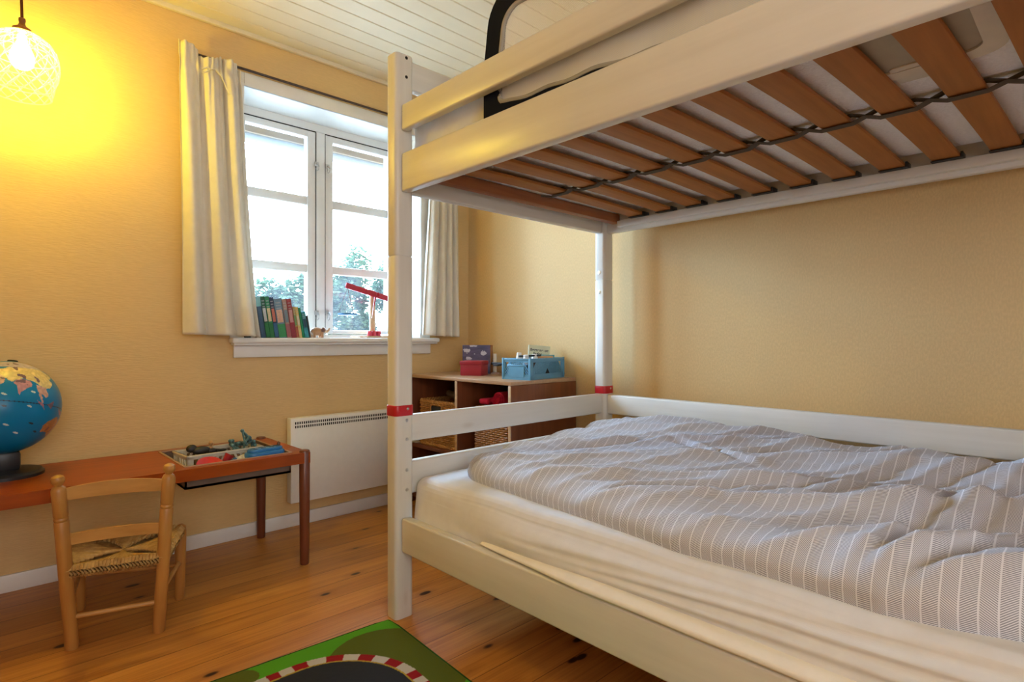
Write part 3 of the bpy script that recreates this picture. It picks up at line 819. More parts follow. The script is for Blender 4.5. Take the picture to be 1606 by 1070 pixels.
# ------------------------------------------------------------------ long low table
TZ = .457
tb = thing('low_table', 'long low teak table with sunken tray and round legs along the wall', 'table', (.2, 2.47, 0))
TX0, TX1, TY0, TY1 = -.95, 1.008, 2.243, 2.706
OX0, OX1, OY0, OY1 = .562, .945, 2.283, 2.662
t = MB()
t.box(TX0, OX0, TY0, TY1, TZ-.043, TZ); t.box(OX1, TX1, TY0, TY1, TZ-.043, TZ)
t.box(OX0, OX1, TY0, OY0, TZ-.043, TZ); t.box(OX0, OX1, OY1, TY1, TZ-.043, TZ)
bmesh.ops.remove_doubles(t.bm, verts=t.bm.verts[:], dist=1e-5)
obj('table_top', t, M['teakX'], tb)
t = MB()
t.box(OX0, OX1, OY0, OY0+.006, .376, TZ-.004); t.box(OX0, OX1, OY1-.006, OY1, .376, TZ-.004); t.box(OX0, OX0+.006, OY0, OY1, .376, TZ-.004); t.box(OX1-.006, OX1, OY0, OY1, .376, TZ-.004)
t.box(OX0, OX1, OY0, OY1, .376, .385)
obj('tray_well', t, plain('grey_brown_tray', (.15, .10, .07), .5), tb)
t = MB()
for (a, b_, c, d) in ((OX0-.004, OX1+.004, OY0-.004, OY0+.005), (OX0-.004, OX1+.004, OY1-.005, OY1+.004), (OX0-.004, OX0+.005, OY0, OY1), (OX1-.005, OX1+.004, OY0, OY1)): t.box(a, b_, c, d, TZ-.002, TZ+.003, .001)
obj('tray_rim', t, plain('tray_rim_wood', (.36, .22, .13), .4), tb)
for (x, y) in ((.992, 2.262), (.978, 2.700), (-.92, 2.262), (-.92, 2.690)):
    obj('leg', MB().lathe([(.0165, 0), (.018, .004), (.0205, .25), (.021, TZ+.003), (.018, TZ+.008), (.006, TZ+.009)], 24, Matrix.Translation((x, y, 0))), M['teakZ'], tb)

# things in the tray
TB = .385
cr = thing('toy_crate', 'small white slotted plastic crate in the sunken table tray', 'crate', (.73, 2.47, TB), (0, 0, math.radians(4)))
cm = plain('ivory_plastic', (.62, .57, .45), .5, var=.06)
def slotted(L_, W_, H_, th, nb, rim=.008, base=.006, slant=.4):
    """open crate, slanted slots in every side, centred, local coordinates"""
    b = MB(); hx, hy = L_/2, W_/2
    b.box(-hx, hx, -hy, hy, 0, base)
    for s_ in (-1, 1):
        for (len_, ax, pos) in ((L_, 0, hy*s_), (W_, 1, hx*s_)):
            n = max(2, int(nb*len_/max(L_, W_)))
            a0, a1 = pos-(th if s_ > 0 else 0), pos+(0 if s_ > 0 else th)
            def bx(u0, u1, z0, z1):
                if ax == 0: b.box(u0, u1, a0, a1, z0, z1)
                else: b.box(a0, a1, u0, u1, z0, z1)
            hl = len_/2
            bx(-hl, hl, base, base+.2*H_); bx(-hl, hl, H_-.18*H_, H_); bx(-hl, -hl+.08*len_, 0, H_); bx(hl-.08*len_, hl, 0, H_)
            for q in range(n):
                c = -hl+.08*len_+(.84*len_)*(q+.5)/n; w_ = .84*len_/n*.21; z0, z1 = .18*H_, .84*H_; sl_ = slant*(z1-z0)*(1 if c < 0 else -1)*.5
                V = []
                for aa in (a0, a1):
                    for (uu, zz) in ((c-w_-sl_, z0), (c+w_-sl_, z0), (c+w_+sl_, z1), (c-w_+sl_, z1)):
                        V.append((uu, aa, zz) if ax == 0 else (aa, uu, zz))
                b.raw(V, [(0, 1, 2, 3), (7, 6, 5, 4), (0, 4, 5, 1), (1, 5, 6, 2), (2, 6, 7, 3), (3, 7, 4, 0)])
            # rolled rim
            u0, u1 = -hl-.003, hl+.003; p0 = pos-th*.9-.002 if s_ > 0 else pos-.003; p1 = pos+.003 if s_ > 0 else pos+th*.9+.002
            if ax == 0: b.box(u0, u1, p0, p1, H_-rim, H_, .0015)
            else: b.box(p0, p1, u0, u1, H_-rim, H_, .0015)
    return b
obj('crate_shell', slotted(.285, .155, .093, .004, 11), cm, cr, local=True)
# black toy, tan figure, bead tangle
tag(obj('toy_animal', MB().ball((.665, 2.47, .478), .022, 3, (1.5, .9, .75)).ball((.632, 2.475, .488), .016, 3, (1.2, .9, 1)).ball((.700, 2.47, .472), .016, 3, (1.5, .8, .6)).tube([(.72, 2.47, .470), (.745, 2.475, .466), (.762, 2.485, .468)], [.008, .006, .003]), plain('black_rubber', (.018, .017, .017), .5)), 'black rubber toy animal lying in the white slotted crate', 'toy')
tag(obj('toy_block', MB().box(.64, .80, 2.42, 2.52, .393, .453, .004), plain('brown_toy_block', (.16, .09, .05), .6)), 'brown toy block at the bottom of the white slotted crate', 'toy')
tag(obj('toy_figure', MB().lathe([(.010, .453), (.011, .468), (.006, .480), (.004, .484), (.008, .490), (.009, .497), (.005, .504), (.001, .506)], 16, Matrix.Translation((.712, 2.51, 0))), plain('tan_toy', (.48, .27, .12), .5)), 'small tan toy figure standing behind the black toy animal', 'toy')
bt = thing('bead_tangle', 'heap of blue-green rubber rod toy on the end of the white crate', 'toy', (.82, 2.48, .45))
rod_m = plain('blue_green_rubber', (.065, .15, .16), .5, var=.5, scale=40)
bm_ = MB(); rr = random.Random(5); nodes = []
for q in range(34):
    a = rr.uniform(0, 6.28); r = rr.uniform(0, 1)**.5
    nodes.append(Vector((.812+.062*r*math.cos(a), 2.478+.055*r*math.sin(a), .470+.075*rr.random()*(1.15-r))))
for q, p in enumerate(nodes):
    bm_.ball(p, .0078, 2)
    for p2 in sorted(nodes, key=lambda s_: (s_-p).length)[1:4]: bm_.cyl(p, p2, .0042, seg=8)
obj('rubber_rods', bm_, rod_m, bt)
tag(obj('toy_dish', MB().lathe([(.002, 0), (.03, .002), (.044, .010), (.046, .014), (.042, .014), (.03, .007), (.002, .005)], 32, Matrix.Translation((.655, 2.325, .437)) @ Matrix.Rotation(math.radians(28), 4, 'X')), plain('red_plastic', (.55, .015, .018), .35)), 'round red plastic dish leaning at the front of the table tray', 'toy')
tag(obj('toy_cup', MB().lathe([(.011, 0), (.017, .03), (.018, .034), (.015, .034), (.009, .004)], 20, Matrix.Translation((.715, 2.352, .441)) @ Matrix.Rotation(.6, 4, 'Y')), plain('dark_red_plastic', (.36, .012, .018), .4)), 'small dark red toy cup between the red dish and the white crate', 'toy')
def holey():
    b = MB()
    b.prism(rrect(-.078, .078, -.034, .034, .030, 6), 0, .022, bev=.006)
    b.prism(rrect(-.07, .07, -.026, .026, .024, 6), .019, .034, bev=.006)
    return b
bs = thing('plastic_toy', 'rounded blue plastic toy with oval holes at the end of the tray', 'toy', (.862, 2.338, .448), (0, 0, math.radians(8)))
obj('toy_shell', holey(), plain('blue_plastic', (.025, .17, .44), .35), bs, local=True)
h = MB()
for x_ in (-.045, -.012, .022, .05):
    for y_ in (-.011, .011): h.prism([(x_+.010*math.cos(a), y_+.005*math.sin(a)) for a in [i*PI/8 for i in range(16)]], .0336, .0346)
obj('vent_hole', h, plain('dark_blue_hole', (.008, .03, .08), .7), bs, local=True)
tag(obj('toy_case', MB().box(.58, .93, 2.30, 2.375, TB+.001, .436, .008), plain('mixed_box_toys', (.10, .075, .06), .7)), 'dark flat toy case lying under the red dish in the tray', 'toy')
tag(obj('picture_card', MB().box(-.03, .03, -.022, .022, 0, .0015, M=Matrix.Translation((.775, 2.335, .446)) @ Matrix.Rotation(math.radians(35), 4, 'X') @ Matrix.Rotation(.3, 4, 'Z')), plain('pale_card', (.6, .56, .44), .6, var=.3, scale=90)), 'small pale printed card between the red cup and blue toy', 'card')
tag(obj('toy_car', MB().box(.738, .762, 2.336, 2.356, .437, .449, .003).box(.743, .757, 2.338, 2.354, .447, .456, .003), plain('steel_blue_toy', (.06, .15, .26), .4)), 'tiny steel blue toy car beside the pale card', 'toy')
tag(obj('toy_figure', MB().lathe([(.008, .387), (.009, .44), (.010, .470), (.005, .478), (.007, .484), (.006, .492), (.001, .496)], 14, Matrix.Translation((.925, 2.36, 0))), plain('brown_toy', (.16, .075, .04), .5)), 'small brown toy figure in the tray corner by the table end', 'toy')

# ------------------------------------------------------------------ globe
gl = thing('globe', 'blue desk globe with animal pictures on a black base', 'globe', (.085, 2.545, TZ))
GC = Vector((.085, 2.545, .690)); GR = .154
IND = [(24, 68), (28, 72), (30, 78), (27, 88), (22, 89), (16, 82), (8, 77), (15, 74), (21, 72)]
ASIA = [(30, 60), (38, 48), (45, 50), (50, 60), (52, 80), (53, 100), (52, 118), (48, 132), (40, 130), (38, 119), (31, 122), (22, 114), (21, 107), (24, 98), (28, 90), (31, 78), (25, 66)]
NORTH = [(50, 30), (62, 30), (70, 60), (74, 100), (70, 150), (60, 165), (52, 140), (52, 100), (51, 70)]
MEAST = [(37, 36), (38, 48), (30, 60), (25, 60), (22, 59), (13, 45), (20, 39), (30, 34)]
INDO = [(24, 93), (22, 107), (12, 109), (9, 105), (13, 100), (2, 103), (1, 101), (8, 98), (16, 95)]
SUM = [(5, 95), (0, 103), (-6, 106), (-2, 100)]
BOR = [(6, 117), (1, 118), (-4, 115), (0, 109)]
NG = [(0, 131), (-4, 142), (-9, 148), (-8, 138), (-4, 133)]
AUS = [(-12, 131), (-12, 137), (-16, 140), (-11, 142), (-20, 148), (-28, 153), (-38, 148), (-35, 137), (-32, 130), (-34, 118), (-26, 113), (-20, 118), (-15, 125)]
AFR = [(36, 0), (32, 22), (30, 33), (12, 43), (11, 51), (-2, 41), (-15, 40), (-26, 33), (-34, 24), (-30, 17), (-12, 13), (4, 9), (5, -5), (15, -17), (28, -12)]
MAD = [(-13, 49), (-25, 47), (-24, 44), (-16, 44)]
LANDS = [(NG, (.45, .20, .26)), (SUM, (.42, .18, .24)), (BOR, (.28, .12, .16)), (INDO, (.60, .36, .30)), (IND, (.56, .28, .32)), (ASIA, (.72, .58, .26)), (NORTH, (.50, .44, .50)), (MEAST, (.58, .40, .34)), (AUS, (.45, .20, .07)), (AFR, (.66, .48, .22)), (MAD, (.5, .3, .2))]
def inside(poly, la, lo):
    r = False; n = len(poly); j = n-1
    for i in range(n):
        (a, b_), (c, d) = poly[i], poly[j]
        if (a > la) != (c > la) and lo < (d-b_)*(la-a)/(c-a)+b_: r = not r
        j = i
    return r
TILT = Matrix.Rotation(math.radians(43.9+90+180), 3, 'Z') 
view = Vector((-.085, -2.545, EYE-.69)).normalized()
# axis: leans to the right as the camera sees it, slightly towards it
rgt = Vector((SA, -CA, 0))
axis = (Vector((0, 0, 1))+rgt*.20-view*.36).normalized()
LON0 = 64
m0 = (view-axis*view.dot(axis)).normalized(); m1 = axis.cross(m0)
def latlon(p):
    d = p.normalized(); la = math.degrees(math.asin(max(-1, min(1, d.dot(axis)))))
    lo = LON0+math.degrees(math.atan2(d.dot(m1), d.dot(m0))); lo = (lo+180) % 360-180
    return la, lo
marks = [(-6, 64), (-4, 88), (-28, 70), (-24, 96), (-38, 84), (8, 62), (-16, 57), (-46, 60), (14, 90), (-34, 108)]
def gcol(c):
    p = Vector(c); la, lo = latlon(p)
    w_ = noise.noise(p*60)*1.6; la2, lo2 = la+w_, lo+noise.noise(p*60+Vector((9, 0, 0)))*1.6
    for poly, col in LANDS:
        if inside(poly, la2, lo2):
            k = .78+.5*abs(noise.noise(p*75)); 
            if noise.noise(p*55+Vector((4, 4, 4))) > .42: return (.16, .10, .14)
            return tuple(q*k for q in col)
    if abs(la) < .55: return (.012, .03, .07)
    for i, (a, b_) in enumerate(marks):
        da, do = (la-a), (lo-b_)*math.cos(math.radians(a))
        if (da*.9+do*.25)**2/1.1+(do*.9-da*.25)**2/7 < 1: return (.55, .60, .60) if i % 3 else (.02, .03, .04)
    return (.002, .185, .42)
sb = MB().lathe([(GR*math.sin(PI*i/220)+1e-5, -GR*math.cos(PI*i/220)) for i in range(221)], 440, Matrix.Translation(GC), cap=False)
go = obj('globe_ball', sb, attr_mat('globe_print', .3, .3), gl, angle=60)
co = GC-Vector((.085, 2.545, TZ)); paint_faces(go, lambda c: gcol(Vector(c)-co))
b = MB(); b.lathe([(.104, TZ), (.104, TZ+.010), (.096, TZ+.018), (.05, TZ+.024), (.03, TZ+.026)], 40, Matrix.Translation((.090, 2.560, 0)))
obj('globe_base', b, M['black'], gl)
b = MB(); b.box(.045, .128, 2.515, 2.598, TZ+.02, TZ+.085, .01); b.box(.056, .118, 2.525, 2.59, TZ+.07, TZ+.10, .01)
obj('globe_stem', b, M['black'], gl)
b = MB(); pc = GC+axis*GR; b.lathe([(.016, -.002), (.014, .006), (.004, .008)], 20, Matrix.Translation(pc) @ axis.to_track_quat('Z', 'Y').to_matrix().to_4x4())
obj('pole_cap', b, M['black'], gl)

# ------------------------------------------------------------------ child's chair
ch = thing('child_chair', 'small wooden ladder-back chair with woven rush seat at the table', 'chair', (.37, 2.2, 0))
BLb, BRb, FLb, FRb = Vector((.223, 2.122, 0)), Vector((.432, 2.055, 0)), Vector((.274, 2.405, 0)), Vector((.540, 2.262, 0))
BLt, BRt = Vector((.184, 2.070, .530)), Vector((.449, 1.996, .535))
def turned(p0, p1, back):
    d = p1-p0; Q = Matrix.Translation(p0) @ d.to_track_quat('Z', 'Y').to_matrix().to_4x4(); h_ = d.length
    if back: pr = [(.016, 0), (.0178, .006), (.0185, h_*.55), (.0185, h_*.735), (.0165, h_*.742), (.0185, h_*.75), (.0185, h_*.757), (.0165, h_*.764), (.0185, h_*.772), (.0188, h_*.915), (.015, h_*.932), (.0095, h_*.94), (.011, h_*.946), (.0165, h_*.962), (.0172, h_*.975), (.0145, h_*.99), (.006, h_)]
    else: pr = [(.014, 0), (.0155, .005), (.018, h_*.6), (.0185, h_*.92), (.016, h_*.97), (.007, h_)]
    return MB().lathe(pr, 24, Q)
obj('leg', turned(BLb, BLt, True), M['chairZ'], ch); obj('leg', turned(BRb, BRt, True), M['chairZ'], ch)
FLt, FRt = FLb+Vector((.0, .0, .262)), FRb+Vector((.004, .004, .262))
obj('leg', turned(FLb, FLt, False), M['chairZ'], ch); obj('leg', turned(FRb, FRt, False), M['chairZ'], ch)
def at(p0, p1, z): 
    t_ = (z-p0.z)/(p1.z-p0.z); return p0.lerp(p1, t_)
def ladder(z0a, z1a, z0b, z1b, arch, bow):
    b = bmesh.new(); n = 16; A = []
    back = Vector((-.30, -.95, 0))
    for i in range(n+1):
        u = i/n
        lo = at(BLb, BLt, z0a).lerp(at(BRb, BRt, z0b), u); hi = at(BLb, BLt, z1a).lerp(at(BRb, BRt, z1b), u)
        k = 4*u*(1-u); hi = hi+Vector((0, 0, arch*k)); lo = lo+Vector((0, 0, arch*.35*k))
        o_ = -back*bow*k
        th = -back*.0055
        A.append([b.verts.new(q+o_+e) for q, e in ((lo, -th), (hi, -th), (hi, th), (lo, th))])
    for p, q in zip(A, A[1:]):
        for i in range(4): b.faces.new((p[i], p[(i+1) % 4], q[(i+1) % 4], q[i]))
    b.faces.new(A[0]); b.faces.new(A[-1][::-1]); bmesh.ops.recalc_face_normals(b, faces=b.faces[:])
    m = MB().add(b); return m
obj('back_slat', ladder(.452, .486, .450, .484, .012, .012), M['chairX'], ch)
obj('back_slat', ladder(.318, .350, .318, .348, .004, .012), M['chairX'], ch)
def bar(name, a, c, r): obj(name, MB().cyl(a, c, r, seg=12), M['chairX'], ch)
bar('stretcher', at(BLb, BLt, .098), at(BRb, BRt, .098), .0075)
bar('stretcher', FLb+Vector((0, 0, .12)), FRb+Vector((0, 0, .12)), .0075)
bar('stretcher', at(BRb, BRt, .13), FRb+Vector((0, 0, .13)), .0075)
bar('stretcher', at(BLb, BLt, .13), FLb+Vector((0, 0, .13)), .0075)
# rush seat: cords in four triangles meeting on a ridge
zs = .243
C4 = [at(BLb, BLt, zs), at(BRb, BRt, zs), FRb+Vector((0, 0, zs+.004)), FLb+Vector((0, 0, zs+.004))]
cen = sum(C4, Vector())/4+Vector((0, 0, -.012))
rs = MB(); rr = random.Random(3)
for q in range(4):
    a, c = C4[q], C4[(q+1) % 4]; n = 22 if q in (0, 2) else 20
    out = ((a+c)/2-cen); out.z = 0; out.normalize(); n += 5
    for i in range(n):
        u = (i+.5)/n; e = a.lerp(c, u); k = 1-abs(2*u-1)
        inner = e.lerp(cen, k*.97)
        # the cord rises from under the rail, rolls over it, runs to the diagonal
        pts = [e-out*.030+Vector((0, 0, -.016)), e-out*.010+Vector((0, 0, -.021)), e+out*.004+Vector((0, 0, -.019)), e+out*.011+Vector((0, 0, -.012)), e+out*.013+Vector((0, 0, .0)), e+out*.004+Vector((0, 0, .010)), e.lerp(inner, .35)+Vector((0, 0, .007)), inner+Vector((0, 0, .002-.002*k))]
        pts = [p+Vector((rr.gauss(0, .0006), rr.gauss(0, .0006), rr.gauss(0, .0006))) for p in pts]
        rs.tube(pts, .0062, 6)
rs.raw([p+Vector((0, 0, -.012)) for p in C4]+[cen+Vector((0, 0, -.012))], [(0, 1, 4), (1, 2, 4), (2, 3, 4), (3, 0, 4)])
obj('rush_seat', rs, M['rush'], ch)

# ------------------------------------------------------------------ radiator
ra = thing('radiator', 'flat white wall radiator with slotted top grille', 'radiator', (1.43, 2.72, .13))
RX_0, RX_1, RZ0, RZ1, RYF = 1.113, 1.77, .128, .536, 2.690
b = MB(); b.box(RX_0, RX_1, RYF, RYF+.05, RZ0, RZ1, .004)
obj('radiator_body', b, M['radiator'], ra)
b = MB(); n = 58
for r0, r1 in ((.506, .518), (.488, .500)):
    for i in range(n):
        x = RX_0+.018+(RX_1-RX_0-.036)*(i+.5)/n; b.box(x-.0031, x+.0031, RYF-.0006, RYF+.002, r0, r1)
obj('grille', b, plain('grille_slots', (.02, .02, .022), .8), ra)['label'] = 'two rows of dark vent slots'
for x in (1.2, 1.68): obj('wall_bracket', MB().box(x-.02, x+.02, RYF+.048, YF, .2, .48), M['metal'], ra)

# ------------------------------------------------------------------ bookcase
bc = thing('bookcase', 'low open mahogany bookcase against the wall past the bed end', 'bookcase', (2.02, 2.3, 0))
SX0, SX1, SY0, SY1, SZ = 1.79, 2.25, 1.877, 2.735, .72
obj('top_panel', MB().box(SX0, SX1, SY0, SY1, .703, SZ, .003), wood('bookcase_top', (.33, .185, .095), (.46, .29, .17), 'Y', .28, fine=1.2), bc)
for y in (SY0, SY1-.018): obj('side_panel', MB().box(SX0, SX1, y, y+.018, 0, .703, .002), M['mahoganyZ'], bc)
obj('divider', MB().box(SX0+.004, SX1-.012, 2.276, 2.294, .04, .703, .002), M['mahoganyZ'], bc)
obj('shelf_board', MB().box(SX0+.002, SX1-.012, SY0+.018, SY1-.018, .318, .338, .002), M['mahoganyX'], bc)
obj('bottom_board', MB().box(SX0+.002, SX1-.012, SY0+.018, SY1-.018, .04, .06, .002), M['mahoganyX'], bc)
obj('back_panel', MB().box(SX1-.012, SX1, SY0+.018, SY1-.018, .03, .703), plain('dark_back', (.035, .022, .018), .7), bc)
obj('edge_strip', MB().box(SX0-.003, SX0+.002, SY0+.001, SY0+.017, .02, .700, .001), M['edge'], bc)
obj('edge_strip', MB().box(SX0, SX0+.005, 2.277, 2.293, .06, .702, .001), M['edge'], bc)

def basket(label, x0, x1, y0, y1, z0, z1):
    t = thing('wicker_basket', label, 'basket', ((x0+x1)/2, (y0+y1)/2, z0), group='wicker baskets in the bookcase')
    def loop(z, off, amp, n, ph, r):
        pts = []; per = rrect(x0+.008, x1-.008, y0+.008, y1-.008, .015, 4)
        fine = []
        for a, c in zip(per, per[1:]+per[:1]):
            m_ = max(1, int(math.hypot(a[0]-c[0], a[1]-c[1])/.0055))
            for q in range(m_): fine.append((a[0]+(c[0]-a[0])*q/m_, a[1]+(c[1]-a[1])*q/m_))
        cx, cy = (x0+x1)/2, (y0+y1)/2; s_ = 0; prev = fine[0]
        for p in fine:
            s_ += math.hypot(p[0]-prev[0], p[1]-prev[1]); prev = p
            d = Vector((p[0]-cx, p[1]-cy, 0)); d.normalize(); o_ = amp*math.sin(PI*s_/.017+ph)
            pts.append((p[0]+d.x*o_, p[1]+d.y*o_, z))
        return pts
    b = MB(); nz = int((z1-z0-.02)/.0105)
    for i in range(nz):
        b.tube(loop(z0+.012+i*.0105, 0, .0042, 0, PI*(i % 2), .0046), .0046, 5, closed=True)
    per = loop(z0, 0, 0, 0, 0, 0)
    for q in range(0, len(per), 3): b.cyl((per[q][0], per[q][1], z0), (per[q][0], per[q][1], z1-.005), .0026, seg=5)
    b.box(x0+.01, x1-.01, y0+.01, y1-.01, z0, z0+.006)
    obj('weave', b, M['wicker'], t)
    for zz in (z1-.010, z0+.006):
        r = MB()
        lp = loop(zz, 0, 0, 0, 0, 0); n = len(lp)
        for s_ in (0, PI):
            r.tube([(p[0]+.004*math.cos(i*.9+s_), p[1]+.004*math.cos(i*.9+s_), p[2]+.006*math.sin(i*.9+s_)) for i, p in enumerate(lp)], .0068, 6, closed=True)
        obj('rim' if zz > z0+.1 else 'foot_rim', r, M['wicker'], t)
    # hand hole in the front
    h = MB(); ym = (y0+y1)/2; hh = z1-.075
    h.prism(rrect(ym-.045, ym+.045, hh, hh+.045, .006), x0-.0005, x0+.003, Matrix(((0, 0, 1, 0), (1, 0, 0, 0), (0, 1, 0, 0), (0, 0, 0, 1))))
    obj('hand_hole', h, M['dark'], t)['label'] = 'dark hand hole in the front'
    h = MB()
    h.tube([(x0-.001, ym-.05, hh-.004), (x0-.001, ym+.05, hh-.004)], .006, 6); h.tube([(x0-.001, ym-.05, hh+.05), (x0-.001, ym-.05, hh-.004)], .006, 6); h.tube([(x0-.001, ym+.05, hh+.05), (x0-.001, ym+.05, hh-.004)], .006, 6)
    obj('hole_edging', h, M['wicker'], t)
basket('open wicker basket in the bookcase half nearest the window', 1.815, 2.10, 2.315, 2.655, .339, .585)
basket('wicker basket with red blanket on top in the bookcase', 1.800, 2.10, 1.905, 2.165, .339, .585)
def roll(c, r, len_, ang, turns, mat, name, label, cat):
    b = MB(); prof = []
    n = 60
    for i in range(n+1):
        a = 2*PI*turns*i/n; rr_ = r*(.25+.75*i/n); prof.append((rr_*math.cos(a), rr_*math.sin(a)))
    b.grid(lambda u, v: Vector((len_*(v-.5), *[q*(1+.06*noise.noise((u*9, v*5, 1))) for q in prof[min(n, int(round(u*n)))]])), n+1, 10)
    b.cyl((-len_/2+.01, 0, 0), (len_/2-.01, 0, 0), r*.93, seg=24)
    bmesh.ops.transform(b.bm, matrix=Matrix.Translation(c) @ Matrix.Rotation(ang, 4, 'Z'), verts=b.bm.verts)
    return tag(obj(name, b, mat, angle=60), label, cat)
redf = fabric('red_fleece', (.42, .012, .03), .95, 300, .12, bmp=.6)
roll((1.955, 2.02, .630), .036, .28, math.radians(8), 3, redf, 'blanket', 'rolled red fleece blanket on top of the wicker basket', 'blanket')
tag(obj('scarf', MB().box(1.835, 2.0, 2.09, 2.16, .594, .622, .011, 3), redf), 'folded red cloth beside the rolled red blanket', 'cloth')
tag(obj('cardboard_tube', MB().cyl((1.93, 2.40, .596), (2.02, 2.64, .602), .018, seg=24), plain('grey_cardboard', (.20, .16, .12), .7)), 'grey cardboard tube resting in the open wicker basket', 'tube')
tag(obj('paper_scrap', MB().box(1.80, 1.85, 2.66, 2.71, .339, .342), plain('pale_paper', (.6, .52, .42), .8)), 'pale scrap of paper on the middle shelf beside the open basket', 'paper')
bb_ = thing('toy_bag', 'dark bag with thin pale wire handle on the bottom shelf', 'bag', (1.95, 2.45, .06))
obj('bag_body', soft_box(1.83, 2.15, 2.33, 2.62, .061, .245, .03, 8, 8), fabric('dark_bag_cloth', (.02, .02, .024), .9), bb_)
obj('handle', MB().tube([(1.86, 2.50+.03*math.cos(a), .243+.042*math.sin(a)) for a in [PI*i/12 for i in range(13)]], .002, 6), M['metal'], bb_)

# on top of the bookcase
rbm = plain('dark_red_card', (.30, .014, .03), .45, var=.06)
rx = thing('gift_box', 'small dark red cardboard box with lid on the bookcase', 'box', (1.992, 2.380, SZ), (0, 0, math.radians(-62)))
b = MB(); b.box(-.060, .060, -.05, .05, 0, .066, .001); obj('box_body', b, rbm, rx, local=True)
b = MB(); b.box(-.0635, .0635, -.0535, .0535, .058, .079, .0015); obj('lid', b, rbm, rx, local=True)
pb = thing('painted_board', 'upright grey-violet board painted with white clouds behind the red box', 'picture', (2.085, 2.470, SZ), (0, 0, math.radians(-58)))
obj('board', MB().box(-.085, .082, 0, .05, 0, .163, .002), plain('brown_board_edge', (.30, .13, .05), .5), pb, local=True)
def cloudmat():
    m, nt, b = nm('violet_painting')
    v = coords(nt); n = noise_(nt, coords(nt, (1, 1, 5)), 9, 4)
    sx = nt.nodes.new('ShaderNodeSeparateXYZ'); L(nt, v, sx.inputs[0])
    c = ramp(nt, n, [(.35, (.045, .042, .085)), (.65, (.105, .085, .16))])
    n2 = noise_(nt, coords(nt, (1, 1, 1.5)), 45, 4)
    for (px, pz, rx_, rz_) in ((-.058, .132, .022, .016), (.045, .118, .020, .014), (-.045, .088, .020, .010), (-.012, .112, .006, .005), (-.02, .158, .03, .006)):
        d = math_(nt, 'ADD', math_(nt, 'POWER', math_(nt, 'DIVIDE', math_(nt, 'SUBTRACT', sx.outputs[0], px), rx_), 2.0), math_(nt, 'POWER', math_(nt, 'DIVIDE', math_(nt, 'SUBTRACT', sx.outputs[2], pz), rz_), 2.0))
        k = math_(nt, 'LESS_THAN', math_(nt, 'ADD', d, math_(nt, 'MULTIPLY', math_(nt, 'SUBTRACT', n2, .5), 4.0)), .75)
        c = mixc(nt, math_(nt, 'MULTIPLY', k, .75), c, (.62, .6, .66))
    L(nt, c, b.inputs['Base Color']); b.inputs['Roughness'].default_value = .6; return m
obj('painting', MB().box(-.084, .081, -.0015, .0005, .001, .162), cloudmat(), pb, local=True)
cs_ = thing('candle_stand', 'white upright tube on a pale foot between red box and blue crate', 'stand', (2.165, 2.405, SZ))
obj('tube', MB().cyl((2.165, 2.405, SZ+.006), (2.165, 2.405, .834), .0115, seg=20), plain('white_tube', (.78, .76, .7), .4), cs_)
obj('foot', MB().lathe([(.026, SZ), (.026, SZ+.006), (.012, SZ+.009)], 24, Matrix.Translation((2.165, 2.405, 0))), plain('pinkish_foot', (.5, .34, .28), .5), cs_)
obj('arm', MB().box(2.135, 2.145, 2.30, 2.44, .772, .786, .003).box(2.12, 2.15, 2.33, 2.37, .766, .776, .003), M['black'], cs_)
blue = plain('light_blue_plastic', (.11, .30, .46), .4, var=.04)
CR = thing('storage_crate', 'light blue slotted plastic crate full of craft things on the bookcase', 'crate', (2.066, 1.999, SZ), (0, 0, math.radians(9.5)))
ck = slotted(.30, .166, .103, .004, 22, slant=.75)
obj('crate_shell', ck, blue, CR, local=True)
b = MB()
# short end facing the room: solid panel with a rounded grip opening and corner posts
b.box(-.1525, -.149, -.045, .045, .010, .066); 
for y in (-.083, .083): 
    for x in (-.15, .15): obj('corner_post', MB().box(x-.004, x+.004, y-.008 if y > 0 else y-.003, y+.003 if y > 0 else y+.008, 0, .105, .0015), blue, CR, local=True)
b.box(-.1525, -.149, -.08, .08, .0, .013); b.box(-.154, -.149, -.055, .055, .064, .074, .001)
obj('end_panel', b, blue, CR, local=True)
def in_crate(lx, ly, z): 
    a = math.radians(9.5); return (2.066+lx*math.cos(a)-ly*math.sin(a), 1.999+lx*math.sin(a)+ly*math.cos(a), z)
stuff_m = plain('craft_grey', (.05, .047, .045), .7, var=.5, scale=60)
tag(obj('craft_bag', soft_box(-.12, .13, -.06, .06, .008, .085, .02, 6, 6).sag(lambda c: in_crate(c[0], c[1], SZ+c[2])), stuff_m), 'grey bag of craft things inside the light blue crate', 'bag')
for k, (lx, ly, r, zt, col, lab) in enumerate(((-.10, .02, .014, .128, (.80, .78, .72), 'white pot in the crate corner nearest the painted board'), (-.112, -.03, .016, .118, (.74, .77, .78), 'white pot in the crate corner nearest the room'), (-.045, -.035, .015, .121, (.82, .80, .76), 'white pot further along the front of the blue crate'))):
    p = in_crate(lx, ly, SZ+.07); tag(obj('paint_pot', MB().lathe([(r*.9, .0), (r, .004), (r, zt-.085), (r*.8, zt-.08), (r*.85, zt-.07), (r*.6, zt-.068)], 18, Matrix.Translation(p)), plain('pot_%d' % k, col, .4)), lab, 'pot', 'paint pots in the blue crate')
pA, pB = in_crate(-.13, .0, SZ+.113), in_crate(-.02, -.055, SZ+.116)
tag(obj('marker_pen', MB().cyl(pA, pB, .005, seg=10), M['black']), 'black marker pen lying over the pots in the blue crate', 'pen')
a95 = Matrix.Translation((2.066, 1.999, SZ)) @ Matrix.Rotation(math.radians(9.5), 4, 'Z')
